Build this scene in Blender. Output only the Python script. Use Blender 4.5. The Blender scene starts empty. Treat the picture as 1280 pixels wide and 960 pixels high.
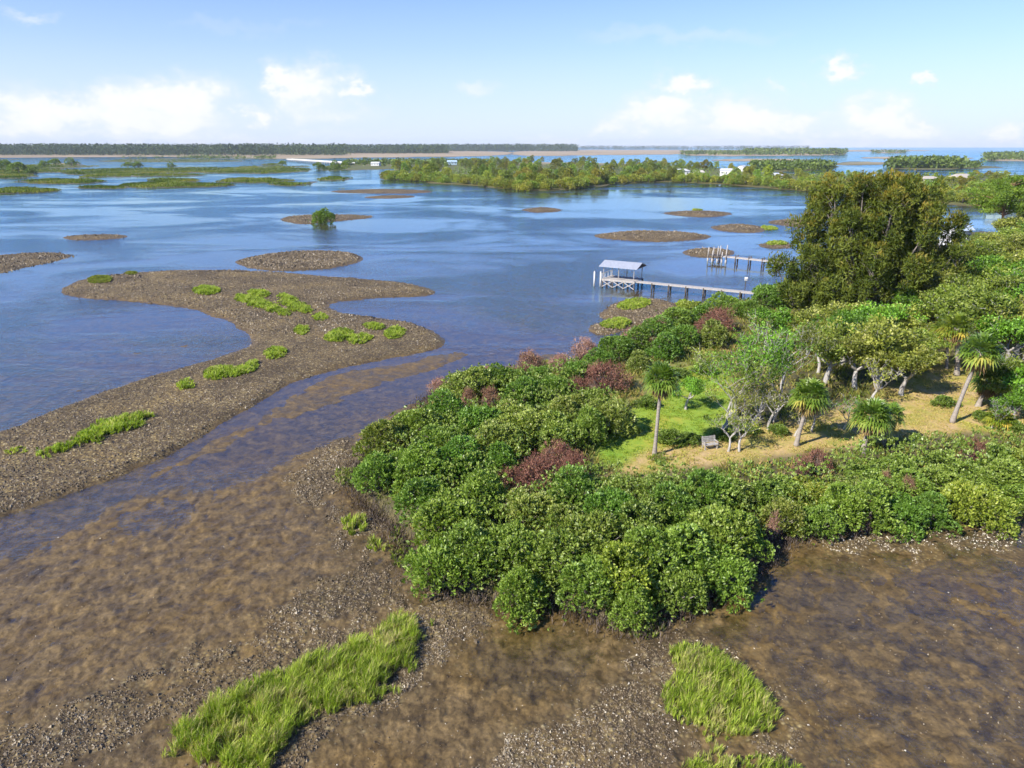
import bpy, math, random
import numpy as np
from mathutils import Vector

rng = np.random.default_rng(7)
random.seed(7)
R = math.radians
scene = bpy.context.scene
COL = scene.collection

# ------------------------------------------------------------------ camera
H = 25.0
FPX = 880.0
PITCH = math.atan((480 - 184) / FPX)
cp, sp = math.cos(PITCH), math.sin(PITCH)
cam_d = bpy.data.cameras.new("camera")
cam = bpy.data.objects.new("camera", cam_d)
COL.objects.link(cam)
cam_d.sensor_width = 36.0
cam_d.sensor_fit = 'HORIZONTAL'
cam_d.lens = FPX / 1280 * 36.0
cam_d.clip_start = 0.5
cam_d.clip_end = 200000
cam.location = (0, 0, H)
cam.rotation_euler = (math.pi / 2 - PITCH, 0, 0)
scene.camera = cam


def P(u, v, z=0.0):
    """ground point (height z) seen at this place of the 1280x960 photograph"""
    xc, yc = (u - 640) / FPX, -(v - 480) / FPX
    d = Vector((xc, cp + yc * sp, -sp + yc * cp))
    t = (z - H) / d.z
    return Vector((d.x * t, d.y * t, z))


def PV(u, v):
    xc, yc = (u - 640) / FPX, -(v - 480) / FPX
    t = -H / (-sp + yc * cp)
    return np.stack([xc * t, (cp + yc * sp) * t], 1)


def proj(x, y, z):
    dz = z - H
    f = y * cp - dz * sp
    up = y * sp + dz * cp
    return 640 + FPX * x / f, 480 - FPX * up / f


# ------------------------------------------------------------------ noise
_pt = np.random.default_rng(3).permutation(256)
_pt = np.concatenate([_pt, _pt, _pt])
_ga = np.arange(16) * (2 * np.pi / 16)
_gx, _gy = np.cos(_ga), np.sin(_ga)


def pn(x, y):
    xi, yi = np.floor(x).astype(np.int64), np.floor(y).astype(np.int64)
    xf, yf = x - xi, y - yi
    xi &= 255
    yi &= 255
    u = xf * xf * xf * (xf * (xf * 6 - 15) + 10)
    v = yf * yf * yf * (yf * (yf * 6 - 15) + 10)

    def g(ix, iy, dx, dy):
        h = _pt[_pt[ix & 255] + (iy & 255)] & 15
        return _gx[h] * dx + _gy[h] * dy
    a = g(xi, yi, xf, yf)
    b = g(xi + 1, yi, xf - 1, yf)
    c = g(xi, yi + 1, xf, yf - 1)
    d = g(xi + 1, yi + 1, xf - 1, yf - 1)
    return (a + u * (b - a) + v * ((c + u * (d - c)) - (a + u * (b - a)))) * 1.4


def fbm(x, y, o=4, s=0.0):
    t, a, r = 0, 1.0, 0
    for i in range(o):
        r = r + a * pn(x * 2 ** i + s + 17.3 * i, y * 2 ** i - s + 9.1 * i)
        t += a
        a *= 0.5
    return r / t


def sstep(a, b, x):
    t = np.clip((x - a) / (b - a), 0, 1)
    return t * t * (3 - 2 * t)


# ------------------------------------------------------------------ polygons
def chaikin(p, n=2):
    p = np.array(p, float)
    for _ in range(n):
        q = np.roll(p, -1, 0)
        p = np.stack([p * .75 + q * .25, p * .25 + q * .75], 1).reshape(-1, 2)
    return p


def poly(px, n=2, z=0.0):
    p = chaikin(px, n)
    return np.array([P(u, max(v, 184.6), z)[:2] for u, v in p])


def ell(u0, u1, v0, v1, tilt=0.0, seed=0):
    r_ = np.random.default_rng(seed + int(u0 * 7 + v0 * 13))
    a = np.arange(16) / 16 * 2 * np.pi
    k = 1 + 0.16 * r_.standard_normal(16)
    x = (u0 + u1) / 2 + (u1 - u0) / 2 * np.cos(a) * k
    y = (v0 + v1) / 2 + (v1 - v0) / 2 * np.sin(a) * (1 + 0.12 * r_.standard_normal(16)) + tilt * np.cos(a)
    return list(zip(x, y))


def sdist(pg, X, Y, margin=8.0):
    out = np.full(X.shape, -1e3)
    mn, mx = pg.min(0) - margin, pg.max(0) + margin
    m = (X > mn[0]) & (X < mx[0]) & (Y > mn[1]) & (Y < mx[1])
    if not m.any():
        return out
    x, y = X[m], Y[m]
    best = np.full(x.shape, 1e12)
    ins = np.zeros(x.shape, bool)
    n = len(pg)
    for i in range(n):
        ax, ay = pg[i]
        bx, by = pg[(i + 1) % n]
        dx, dy = bx - ax, by - ay
        L = dx * dx + dy * dy + 1e-9
        t = np.clip(((x - ax) * dx + (y - ay) * dy) / L, 0, 1)
        best = np.minimum(best, (x - ax - t * dx) ** 2 + (y - ay - t * dy) ** 2)
        if ay != by:
            c = (ay > y) != (by > y)
            ins ^= c & (x < (bx - ax) * (y - ay) / (by - ay) + ax)
    d = np.sqrt(best)
    out[m] = np.where(ins, d, -d)
    return out


LAND = poly([(545, 492), (505, 530), (470, 560), (440, 596), (450, 628), (500, 668), (520, 715), (560, 742), (600, 752),
             (660, 752), (720, 765), (770, 790), (815, 792), (850, 762), (910, 735), (955, 705), (970, 682), (1010, 672),
             (1060, 664), (1110, 655), (1160, 646), (1230, 640), (1300, 612), (1500, 600), (1900, 520), (2100, 400), (1800, 330), (1420, 318), (1290, 296), (1235, 290), (1205, 292), (1180, 300),
             (1080, 310), (1010, 330), (975, 362), (925, 380), (880, 386), (838, 392), (815, 410), (775, 425), (730, 448), (690, 455), (640, 462), (585, 474)])
LAWN = poly([(738, 588), (752, 552), (800, 520), (822, 490), (842, 474), (880, 468), (905, 472), (915, 500), (912, 535),
             (905, 560), (850, 566), (800, 578), (770, 600)])
DRY = poly([(755, 598), (800, 572), (880, 562), (960, 548), (1060, 520), (1115, 490), (1160, 468), (1190, 455), (1215, 480),
            (1240, 520), (1330, 530), (1330, 560), (1240, 552), (1160, 556), (1080, 572), (1000, 582), (900, 594), (830, 604), (785, 608)])
SCRUB = poly([(690, 470), (760, 445), (850, 430), (905, 440), (900, 470), (840, 476), (810, 500), (740, 560), (700, 540), (660, 520)])
CHAN = poly([(-400, 770), (0, 668), (120, 628), (230, 580), (330, 548), (430, 505), (520, 478), (580, 440), (600, 400), (640, 330), (700, 330), (660, 420), (610, 462), (540, 492), (440, 545), (330, 588), (240, 608), (120, 652), (0, 694), (-400, 800)])
MUDBAND = [poly([(140, 608), (230, 563), (300, 522), (372, 482), (420, 464), (480, 455), (545, 443), (585, 436), (600, 446), (545, 464), (480, 482), (410, 508), (335, 545), (250, 582), (180, 612)]),
           poly([(425, 556), (470, 522), (535, 484), (590, 463), (650, 450), (715, 436), (720, 455), (600, 490), (500, 550)]),
           poly([(-200, 560), (0, 470), (120, 440), (240, 425), (290, 432), (200, 470), (60, 520), (-200, 640)])]
FLAT = poly([(-500, 760), (0, 700), (90, 655), (170, 612), (236, 596), (262, 612), (300, 600), (400, 556), (450, 540), (540, 510),
             (700, 500), (1300, 600), (1900, 500), (2600, 1600), (-1600, 1600)])
FLAT2 = poly([(500, 600), (800, 700), (960, 690), (1100, 660), (1290, 632), (1700, 610), (2600, 1700), (1090, 1600), (1010, 930), (900, 820), (850, 790)], 1)
POOL = poly([(590, 800), (650, 778), (730, 790), (745, 830), (700, 870), (640, 870), (590, 850)])
POOLB = poly([(440, 700), (520, 690), (545, 735), (470, 760), (400, 765)])
BROWNBAY = poly([(150, 640), (215, 622), (255, 630), (235, 655), (180, 668), (140, 662)])

# exposed oyster bars: (polygon, top height)
BAR = [
    (poly([(66, 362), (90, 350), (150, 341), (240, 336), (340, 339), (430, 346), (500, 351), (552, 363), (540, 371), (480, 373),
           (420, 377), (405, 382), (425, 391), (500, 399), (548, 412), (566, 428), (540, 440), (480, 453), (420, 462), (372, 478),
           (330, 502), (290, 528), (230, 562), (150, 597), (60, 632), (0, 648), (-120, 690), (-300, 660), (-150, 580), (0, 540), (60, 515), (130, 490),
           (200, 465), (270, 447), (318, 432), (304, 412), (270, 394), (200, 381), (130, 376), (80, 371)]), .34),
    (poly([(284, 327), (320, 318), (380, 312), (440, 314), (466, 323), (440, 333), (370, 340), (310, 337)]), .4),
    (poly([(68, 297), (110, 292), (168, 294), (150, 299), (100, 302)]), .4),
    (poly([(-90, 322), (0, 318), (60, 313), (122, 318), (60, 332), (0, 346), (-90, 350)]), .12),
    (poly([(338, 272), (400, 267), (486, 270), (430, 277), (371, 282)]), .35),
    (poly([(728, 294), (780, 288), (850, 288), (902, 296), (860, 303), (780, 302)]), .45),
    (poly([(820, 266), (870, 262), (928, 266), (890, 273), (840, 270)]), .45),
    (poly([(880, 284), (920, 278), (967, 285), (955, 292), (910, 291)]), .4),
    (poly([(846, 315), (880, 309), (918, 313), (908, 322), (870, 322)]), .4),
    (poly([(948, 276), (990, 272), (1040, 279), (1010, 286), (960, 281)]), .35),
    (poly([(645, 262), (680, 258), (709, 262), (690, 266), (660, 266)]), .4),
    (poly([(744, 392), (760, 378), (800, 371), (840, 374), (862, 392), (830, 408), (790, 410), (772, 420), (735, 418), (732, 405), (760, 402)]), .3),
    (poly([(405, 239), (470, 235), (548, 238), (530, 243), (430, 242)]), .4),
    (poly([(445, 246), (500, 243), (532, 246), (480, 249)]), .4),
    (poly([(940, 305), (985, 301), (1000, 310), (960, 312)]), .3),
]
# near shell banks on the flat
SHELL = [
    poly([(-100, 1000), (-60, 935), (150, 870), (260, 800), (380, 735), (470, 700), (545, 742), (620, 770), (560, 820), (480, 880), (400, 930), (330, 1010), (200, 1100)]),
    poly([(385, 570), (440, 545), (470, 590), (505, 670), (525, 725), (470, 715), (425, 700), (395, 650), (360, 610)]),
    poly([(800, 800), (860, 775), (930, 830), (990, 890), (1060, 1000), (1120, 1120), (520, 1120), (640, 900), (770, 860)]),
    poly([(1000, 672), (1100, 662), (1200, 655), (1300, 640), (1300, 690), (1180, 700), (1060, 705)]),
]
MARSH = []
for a in [(140, 285, 229, 235), (275, 372, 222, 230), (-20, 66, 235, 242), (30, 130, 224, 230), (-40, 45, 214, 224), (70, 190, 213, 219), (180, 260, 224, 229), (200, 300, 211, 216),
          (300, 345, 213, 217), (395, 436, 207, 214), (398, 430, 221, 226), (100, 150, 232, 236), (330, 380, 229, 233), (0, 90, 206, 211), (330, 350, 204, 208), (120, 300, 199, 203),
          (1040, 1115, 202, 206), (1060, 1280, 229, 234), (240, 420, 196, 199), (410, 445, 234, 237), (160, 250, 218, 221)]:
    MARSH.append(poly(ell(*a)))
# tree-covered islands and the far shore
ISLE = [
    poly([(476, 223), (530, 228), (600, 232), (655, 239), (715, 237), (748, 231), (830, 227), (900, 230), (960, 234), (1030, 241), (1120, 249),
          (1200, 256), (1300, 262), (1500, 270), (1600, 230), (1300, 219), (1215, 219), (1100, 222), (1010, 217), (960, 217), (920, 212), (840, 206), (700, 203), (600, 203), (520, 207), (480, 214)]),
    poly([(405, 210), (430, 204), (520, 203), (600, 202), (620, 206), (540, 209), (470, 212), (430, 213)]),
    poly([(930, 212), (980, 208), (1040, 205), (1045, 210), (1000, 214), (940, 216)]),
    poly([(1108, 210), (1140, 204), (1190, 203), (1225, 207), (1260, 209), (1190, 212), (1140, 212)]),
    poly([(1225, 199), (1260, 195), (1330, 194), (1330, 201), (1260, 202)]),
    poly([(845, 193), (900, 190.5), (1000, 190), (1062, 191), (1050, 194), (950, 195), (880, 195)]),
    poly([(1088, 191), (1110, 189.6), (1135, 190), (1120, 192)]),
    poly([(-60, 221), (-60, 209), (30, 206), (52, 214), (20, 220)]),
    poly([(40, 210), (60, 204), (100, 204), (110, 207), (80, 211)]),
    poly([(-200, 199), (-200, 187), (640, 187), (640, 195), (500, 196.5), (430, 197.5), (360, 199), (250, 196), (100, 196.5)]),
    poly([(640, 195.5), (640, 187), (900, 187.5), (1060, 188), (960, 190), (850, 193), (740, 194)]),
    poly([(1040, 207), (1060, 203), (1112, 203), (1112, 206)]),
    poly([(900, 188.6), (1000, 187.6), (1100, 187.4), (1180, 188), (1120, 189.2), (1000, 189.6)]),
    poly([(1060, 197.5), (1100, 196), (1180, 196.5), (1230, 198), (1150, 199.5)]),
    poly([(880, 200), (930, 198.5), (1010, 199), (1000, 201), (920, 202)]),
]


def terrain(X, Y, full=True):
    Rr = np.hypot(X, Y)
    sc = np.clip(Rr / 60.0, 0.6, 12)
    e1 = fbm(X * .11, Y * .11, 4, 3.3)
    e2 = fbm(X * .021, Y * .021, 4, 1.3)
    edge = e1 * 1.1 + e2 * np.clip(Rr / 60 - .8, 0, 10) * 1.2
    fine = fbm(X * .75, Y * .62, 4, 8.1)
    z = -0.065 + 0.12 * e2 + .06 * e1 + .035 * fine
    z = z - 0.45 * sstep(110, 330, Rr)
    CH = sdist(CHAN, X, Y) + edge
    z = z - .05 * sstep(-1.5, 3.5, CH) * sstep(200, 120, Rr)
    # soft ripples of the wet bed between channel and bars
    m = sstep(0.25, -0.2, fbm(X * .03, Y * .03, 3, 5.5)) * sstep(200, 90, Rr)
    sh_ = sstep(.08, .42, fbm(X * .021, Y * .011, 4, 33)) * sstep(150, 230, Rr) * sstep(520, 380, Rr) * sstep(60, -20, X)
    z = z + (-.01 + .05 * fine + .05 * e1 - z) * sh_ * .95
    for pg, zb in zip(MUDBAND, (.045, .045, -.035)):
        k = sstep(-1.5, 2.5, sdist(pg, X, Y) + edge * 1.4)
        z = z * (1 - k) + (zb + .075 * fine + .05 * e1) * k
    # tidal flats
    sd = sdist(FLAT, X, Y) + edge * .7
    fl = sstep(-1.2, 2.5, sd)
    pits = fbm(X * 1.5 + .8 * e1, Y * 1.15 - .5 * e1, 4, 2.2)
    tiny = fbm(X * 3.1, Y * 2.6, 3, 71)
    zf = 0.052 + 0.12 * pits + 0.04 * e1 + .04 * fine + .05 * tiny
    z = z * (1 - fl) + zf * fl
    sd2 = sdist(FLAT2, X, Y) + edge * .5
    f2 = sstep(-1, 2, sd2)
    lump = fbm(X * .62 + .6 * fine, Y * .5, 3, 4.4)
    zf2 = -0.012 + 0.12 * lump + .05 * e1 + .04 * pits + .03 * tiny
    z = z * (1 - f2) + zf2 * f2
    for pg, dz in ((POOL, .11), (POOLB, .05), (BROWNBAY, .09)):
        z = z - dz * sstep(-1.2, 1.2, sdist(pg, X, Y) + edge * .8)
    shell = np.zeros_like(z)
    for pg, h in BAR:
        sb = sdist(pg, X, Y) + edge * .8
        w = np.clip(sc * .55, .6, 4)
        k = sstep(-w * 1.5, w * 2.6, sb)
        z = np.maximum(z, -0.3 + (h + 0.3 + 0.10 * fine + .12 * e1) * k)
        shell = np.maximum(shell, sstep(0, w * 1.9, sb + fine * w * 1.6))
    gaps = sstep(-.28, .1, fbm(X * .16, Y * .16, 3, 21.0) + .35 * fine)
    for pg in SHELL:
        sb = sdist(pg, X, Y) + edge * 1.5 + fine * .9
        k = sstep(-2.2, 1.8, sb) * (.25 + .75 * gaps)
        z = z + k * (.05 + .03 * fine)
        shell = np.maximum(shell, k * .9)
    marsh = np.zeros_like(z)
    for i, pg in enumerate(MARSH):
        sb = sdist(pg, X, Y, 60) + edge * 2
        w = sc
        k = sstep(-w, w, sb)
        z = np.maximum(z, -.5 + .95 * k)
        marsh = np.maximum(marsh, k)
    isle = np.zeros_like(z)
    for pg in ISLE:
        sb = sdist(pg, X, Y, 80) + edge * 2
        k = sstep(-sc * 1.2, sc * 1.2, sb)
        z = np.maximum(z, -.5 + 1.3 * k)
        isle = np.maximum(isle, k)
    # random low marsh bars in the far left shallows
    far = sstep(380, 520, Rr) * sstep(2500, 1700, Rr) * sstep(-40, -140, X + Rr * .08)
    mm = sstep(.14, .24, fbm(X * .006, Y * .0026, 4, 12.7)) * far
    z = np.maximum(z, z + (0.47 - z) * mm * .96)
    # very shallow banks: give the water its mottled look
    ld = sdist(LAND, X, Y, 40) + edge * .7
    k = sstep(-1.0, 1.6, ld)
    z = np.maximum(z, -0.3 + (1.0 + .12 * e1 + .04 * fine + .35 * sstep(2, 12, ld)) * k)
    land = sstep(-.6, .8, ld)
    # the flat water patch behind the right trees stays water by polygon
    lawn = sstep(-.8, .8, sdist(LAWN, X, Y) + e1 * .8)
    dry = sstep(-1, 1, sdist(DRY, X, Y) + e1 * 1.6)
    scrub = sstep(-1, 1, sdist(SCRUB, X, Y) + e1 * 1.6)
    return dict(z=z, shell=shell * (1 - land), marsh=np.maximum(marsh, mm), isle=isle, land=land, lawn=lawn * land, dry=dry * land, scrub=scrub * land)


def gz(x, y):
    return float(terrain(np.array([float(x)]), np.array([float(y)]))['z'][0])


# ------------------------------------------------------------------ object helpers
def link(o, parent=None):
    COL.objects.link(o)
    if parent is not None:
        o.parent = parent
    return o


def tag(o, label=None, cat=None, group=None, kind=None):
    if label: o['label'] = label
    if cat: o['category'] = cat
    if group: o['group'] = group
    if kind: o['kind'] = kind
    return o


def thing(name, label, cat, loc, rz=0.0, group=None, scale=1.0):
    o = bpy.data.objects.new(name, None)
    o.empty_display_size = .3
    o.location = loc
    o.rotation_euler = (0, 0, rz)
    o.scale = (scale,) * 3 if not isinstance(scale, tuple) else scale
    link(o)
    return tag(o, label, cat, group)


def quads_mesh(name, V, nper, mat, rnd=None, extra=None, tris=False):
    """V: (n*nper,3) separate polygons of nper corners each"""
    me = bpy.data.meshes.new(name)
    n = len(V) // nper
    me.vertices.add(len(V))
    me.vertices.foreach_set('co', np.asarray(V, np.float32).ravel())
    me.loops.add(len(V))
    me.loops.foreach_set('vertex_index', np.arange(len(V), dtype=np.int32))
    me.polygons.add(n)
    me.polygons.foreach_set('loop_start', np.arange(0, len(V), nper, dtype=np.int32))
    if rnd is not None:
        a = me.attributes.new('rnd', 'FLOAT', 'FACE')
        a.data.foreach_set('value', np.asarray(rnd, np.float32))
    if extra is not None:
        a = me.attributes.new('tip', 'FLOAT', 'FACE')
        a.data.foreach_set('value', np.asarray(extra, np.float32))
    me.materials.append(mat)
    me.update()
    me.validate()
    return me


class MB:
    def __init__(s):
        s.v, s.f = [], []

    def tube(s, pts, rad, n=6, cap=True):
        pts = [Vector(p) for p in pts]
        b = len(s.v)
        up = Vector((0.13, 0.21, 1))
        for i, p in enumerate(pts):
            d = (pts[min(i + 1, len(pts) - 1)] - pts[max(i - 1, 0)])
            d = d.normalized() if d.length > 1e-6 else Vector((0, 0, 1))
            a = d.cross(Vector((1, 0.1, 0.05)) if abs(d.z) > .8 else Vector((0, 0, 1))).normalized()
            c = d.cross(a)
            r = rad[i] if hasattr(rad, '__len__') else rad
            for k in range(n):
                t = 2 * math.pi * k / n
                s.v.append(p + (a * math.cos(t) + c * math.sin(t)) * r)
        for i in range(len(pts) - 1):
            for k in range(n):
                q = b + i * n
                s.f.append((q + k, q + (k + 1) % n, q + n + (k + 1) % n, q + n + k))
        if cap:
            s.f.append(tuple(b + k for k in range(n))[::-1])
            s.f.append(tuple(b + (len(pts) - 1) * n + k for k in range(n)))
        return s

    def box(s, c, sz, M=None):
        b = len(s.v)
        for x in (-.5, .5):
            for y in (-.5, .5):
                for z in (-.5, .5):
                    p = Vector((c[0] + x * sz[0], c[1] + y * sz[1], c[2] + z * sz[2]))
                    s.v.append(M @ p if M else p)
        for q in ((0, 1, 3, 2), (4, 6, 7, 5), (0, 4, 5, 1), (2, 3, 7, 6), (0, 2, 6, 4), (1, 5, 7, 3)):
            s.f.append(tuple(b + i for i in q))
        return s

    def bar(s, a, b_, w, h):
        """a beam of section w x h from a to b"""
        a, b_ = Vector(a), Vector(b_)
        d = (b_ - a).normalized()
        side = d.cross(Vector((0, 0, 1)))
        side = side.normalized() if side.length > 1e-4 else Vector((1, 0, 0))
        up = side.cross(d).normalized()
        k = len(s.v)
        for p in (a, b_):
            for i, j in ((-1, -1), (1, -1), (1, 1), (-1, 1)):
                s.v.append(p + side * (i * w / 2) + up * (j * h / 2))
        for q in ((0, 1, 2, 3), (7, 6, 5, 4), (0, 4, 5, 1), (1, 5, 6, 2), (2, 6, 7, 3), (3, 7, 4, 0)):
            s.f.append(tuple(k + i for i in q))
        return s

    def poly(s, pts):
        k = len(s.v)
        s.v += [Vector(p) for p in pts]
        s.f.append(tuple(range(k, k + len(pts))))
        return s

    def mesh(s, name, mat, smooth=False):
        me = bpy.data.meshes.new(name)
        me.from_pydata([tuple(v) for v in s.v], [], s.f)
        me.materials.append(mat)
        if smooth:
            me.polygons.foreach_set('use_smooth', [True] * len(me.polygons))
        me.update()
        return me

    def obj(s, name, mat, parent=None, smooth=False):
        return link(bpy.data.objects.new(name, s.mesh(name, mat, smooth)), parent)


def norm(a):
    return a / (np.linalg.norm(a, axis=-1, keepdims=True) + 1e-9)


def leaves(C, D, L, W, fold=.0):
    """diamond leaves: centre C, long axis D, length L, width W"""
    n = len(C)
    L = np.broadcast_to(np.asarray(L, float), (n,))[:, None]
    W = np.broadcast_to(np.asarray(W, float), (n,))[:, None]
    r = norm(rng.standard_normal((n, 3)))
    S = norm(np.cross(D, r))
    N = np.cross(S, D)
    a = C - D * L * .5
    b = C + S * W * .5 + N * L * fold
    c = C + D * L * .5
    d = C - S * W * .5 + N * L * fold
    return np.stack([a, b, c, d], 1).reshape(-1, 3)


def rosette(C, N, k, L, W, spread=.9, up=.25, jit=.25):
    """k leaves round each centre, pointing out along N"""
    n = len(C)
    D = norm(np.repeat(N, k, 0) + spread * rng.standard_normal((n * k, 3)) * .6 + np.array([0, 0, up]))
    Cc = np.repeat(C, k, 0) + D * L * .45 + rng.standard_normal((n * k, 3)) * jit * L
    Ls = L * rng.uniform(.7, 1.25, n * k)
    r = np.clip(np.repeat(rng.uniform(0, 1, n), k) * .65 + rng.uniform(0, .35, n * k), 0, 1)
    return leaves(Cc, D, Ls, Ls * W / L), r


# ------------------------------------------------------------------ materials
def newmat(name):
    m = bpy.data.materials.new(name)
    m.use_nodes = True
    nt = m.node_tree
    nt.nodes.clear()
    return m, nt


def N(nt, t, **kw):
    n = nt.nodes.new(t)
    for k, v in kw.items():
        if k.startswith('i_'):
            n.inputs[k[2:].replace('_', ' ')].default_value = v
        else:
            setattr(n, k, v)
    return n


def ramp(nt, stops, fac=None, interp='LINEAR'):
    n = N(nt, 'ShaderNodeValToRGB')
    n.color_ramp.interpolation = interp
    el = n.color_ramp.elements
    while len(el) < len(stops): el.new(.5)
    for e, (p, c) in zip(el, stops):
        e.position = p
        e.color = tuple(c) + (1,) if len(c) == 3 else c
    if fac is not None: nt.links.new(fac, n.inputs[0])
    return n


def mix(nt, fac, a, b, blend='MIX'):
    n = N(nt, 'ShaderNodeMix', data_type='RGBA', blend_type=blend)
    L = nt.links.new
    if isinstance(fac, (int, float)): n.inputs[0].default_value = fac
    else: L(fac, n.inputs[0])
    for s, i in ((a, 6), (b, 7)):
        if isinstance(s, tuple): n.inputs[i].default_value = s + (1,) if len(s) == 3 else s
        else: L(s, n.inputs[i])
    return n.outputs[2]


def math_(nt, op, a, b=None, c=None, clamp=False):
    n = N(nt, 'ShaderNodeMath', operation=op, use_clamp=clamp)
    for i, s in enumerate((a, b, c)):
        if s is None: continue
        if isinstance(s, (int, float)): n.inputs[i].default_value = s
        else: nt.links.new(s, n.inputs[i])
    return n.outputs[0]


def noise(nt, vec, scale, detail=4, rough=.55, dist=0.0):
    n = N(nt, 'ShaderNodeTexNoise')
    n.inputs['Scale'].default_value = scale
    n.inputs['Detail'].default_value = detail
    n.inputs['Roughness'].default_value = rough
    n.inputs['Distortion'].default_value = dist
    if vec is not None: nt.links.new(vec, n.inputs['Vector'])
    return n.outputs[0]


def foliage(name, stops, trans=.28, rough=.5, spec=.35, tip=None, tcol=(1.15, 1.25, .5)):
    m, nt = newmat(name)
    L = nt.links.new
    at = N(nt, 'ShaderNodeAttribute', attribute_name='rnd')
    c = ramp(nt, stops, at.outputs['Fac']).outputs[0]
    if tip:
        at2 = N(nt, 'ShaderNodeAttribute', attribute_name='tip')
        c = mix(nt, at2.outputs['Fac'], c, tip)
    oi = N(nt, 'ShaderNodeObjectInfo')
    c = mix(nt, 1.0, c, oi.outputs['Color'], 'MULTIPLY')
    b = N(nt, 'ShaderNodeBsdfPrincipled')
    L(c, b.inputs['Base Color'])
    b.inputs['Roughness'].default_value = rough
    b.inputs['Specular IOR Level'].default_value = spec
    t = N(nt, 'ShaderNodeBsdfTranslucent')
    L(mix(nt, 1.0, c, tuple(tcol), 'MULTIPLY'), t.inputs[0])
    mx = N(nt, 'ShaderNodeMixShader')
    mx.inputs[0].default_value = trans
    L(b.outputs[0], mx.inputs[1])
    L(t.outputs[0], mx.inputs[2])
    o = N(nt, 'ShaderNodeOutputMaterial')
    L(mx.outputs[0], o.inputs[0])
    return m


def solid(name, ca, cb, scale=3.0, rough=.8, bump=.0, stretch=(1, 1, 1), spec=.3, metal=0.0):
    m, nt = newmat(name)
    L = nt.links.new
    tc = N(nt, 'ShaderNodeTexCoord')
    mp = N(nt, 'ShaderNodeMapping')
    mp.inputs['Scale'].default_value = stretch
    L(tc.outputs['Object'], mp.inputs[0])
    f = noise(nt, mp.outputs[0], scale, 5, .6)
    c = ramp(nt, [(.3, ca), (.7, cb)], f).outputs[0]
    b = N(nt, 'ShaderNodeBsdfPrincipled')
    L(c, b.inputs['Base Color'])
    b.inputs['Roughness'].default_value = rough
    b.inputs['Specular IOR Level'].default_value = spec
    b.inputs['Metallic'].default_value = metal
    if bump:
        bm_ = N(nt, 'ShaderNodeBump')
        bm_.inputs['Strength'].default_value = bump
        bm_.inputs['Distance'].default_value = .05
        L(f, bm_.inputs['Height'])
        L(bm_.outputs[0], b.inputs['Normal'])
    o = N(nt, 'ShaderNodeOutputMaterial')
    L(b.outputs[0], o.inputs[0])
    return m


M = {}
M['mangrove'] = foliage('mangrove leaves', [(0, (.08, .125, .014)), (.45, (.21, .3, .04)), (.8, (.37, .46, .1)), (1, (.56, .62, .3))], spec=.5, rough=.45)
M['olive'] = foliage('oak leaves', [(0, (.07, .09, .013)), (.45, (.2, .235, .035)), (.8, (.34, .36, .07)), (1, (.5, .48, .2))])
M['dead'] = foliage('dead twigs', [(0, (.11, .06, .042)), (.5, (.25, .14, .1)), (.85, (.36, .23, .17)), (1, (.27, .3, .08))], trans=.1, rough=.8, spec=.1, tcol=(1.1, .9, .8))
M['palm'] = foliage('palm fronds', [(0, (.06, .12, .016)), (.45, (.15, .25, .03)), (.8, (.29, .37, .06)), (1, (.5, .45, .09))], trans=.3, rough=.4, spec=.5)
M['palmdead'] = foliage('dead palm fronds', [(0, (.12, .075, .04)), (.5, (.26, .17, .075)), (1, (.42, .32, .1))], trans=.2, rough=.7, spec=.15, tcol=(1.1, 1, .7))
M['casuarina'] = foliage('casuarina needles', [(0, (.045, .075, .009)), (.5, (.13, .165, .02)), (1, (.22, .25, .04))], trans=.25, tip=(.33, .24, .035), tcol=(1.15, 1.1, .5), spec=.2, rough=.6)
M['pine'] = foliage('pine needles', [(0, (.08, .14, .012)), (.5, (.18, .28, .03)), (1, (.32, .42, .07))], spec=.2)
M['grass'] = foliage('cordgrass blades', [(0, (.11, .17, .016)), (.4, (.33, .44, .04)), (.8, (.54, .62, .1)), (.93, (.6, .56, .2)), (1, (.46, .37, .19))], trans=.35, spec=.25)
M['weed'] = foliage('rank weeds', [(0, (.1, .14, .02)), (.45, (.23, .25, .045)), (.8, (.38, .32, .09)), (1, (.42, .27, .12))], trans=.25, spec=.15)
M['forest'] = foliage('far pine forest', [(0, (.03, .055, .02)), (.5, (.065, .1, .035)), (1, (.11, .15, .055))], trans=.15, spec=.1)
M['root'] = foliage('mangrove roots', [(0, (.035, .026, .02)), (.6, (.1, .075, .058)), (1, (.2, .16, .13))], trans=.0, rough=.85, spec=.15)
M['bark'] = solid('grey bark', (.13, .105, .08), (.32, .28, .235), 6, .9, .4, (1, 1, .25))
M['palebark'] = solid('bleached bark', (.28, .25, .215), (.52, .49, .44), 5, .9, .3, (1, 1, .3))
M['palmbark'] = solid('palm bark', (.2, .165, .13), (.42, .37, .31), 9, .9, .5, (.4, .4, 2.2))
M['pinebark'] = solid('orange pine bark', (.2, .1, .06), (.42, .24, .15), 6, .9, .4, (1, 1, .3))
M['wood'] = solid('weathered grey timber', (.3, .275, .245), (.52, .49, .45), 4, .85, .2, (1, 1, 1))
M['darkwood'] = solid('wet dark timber', (.05, .04, .032), (.15, .125, .1), 5, .8, .3, (1, 1, .3))
M['white'] = solid('white painted wood', (.6, .6, .57), (.76, .76, .73), 3, .6)
M['tin'] = solid('galvanised metal roof', (.42, .44, .47), (.6, .62, .65), 2, .42, 0, (6, .3, 1), .5, .35)
M['blueroof'] = solid('pale blue metal roof', (.4, .5, .66), (.58, .67, .8), 2, .45, 0, (4, .3, 1))
M['tanroof'] = solid('tan shingle roof', (.36, .31, .25), (.5, .45, .38), 5, .9)
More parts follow.
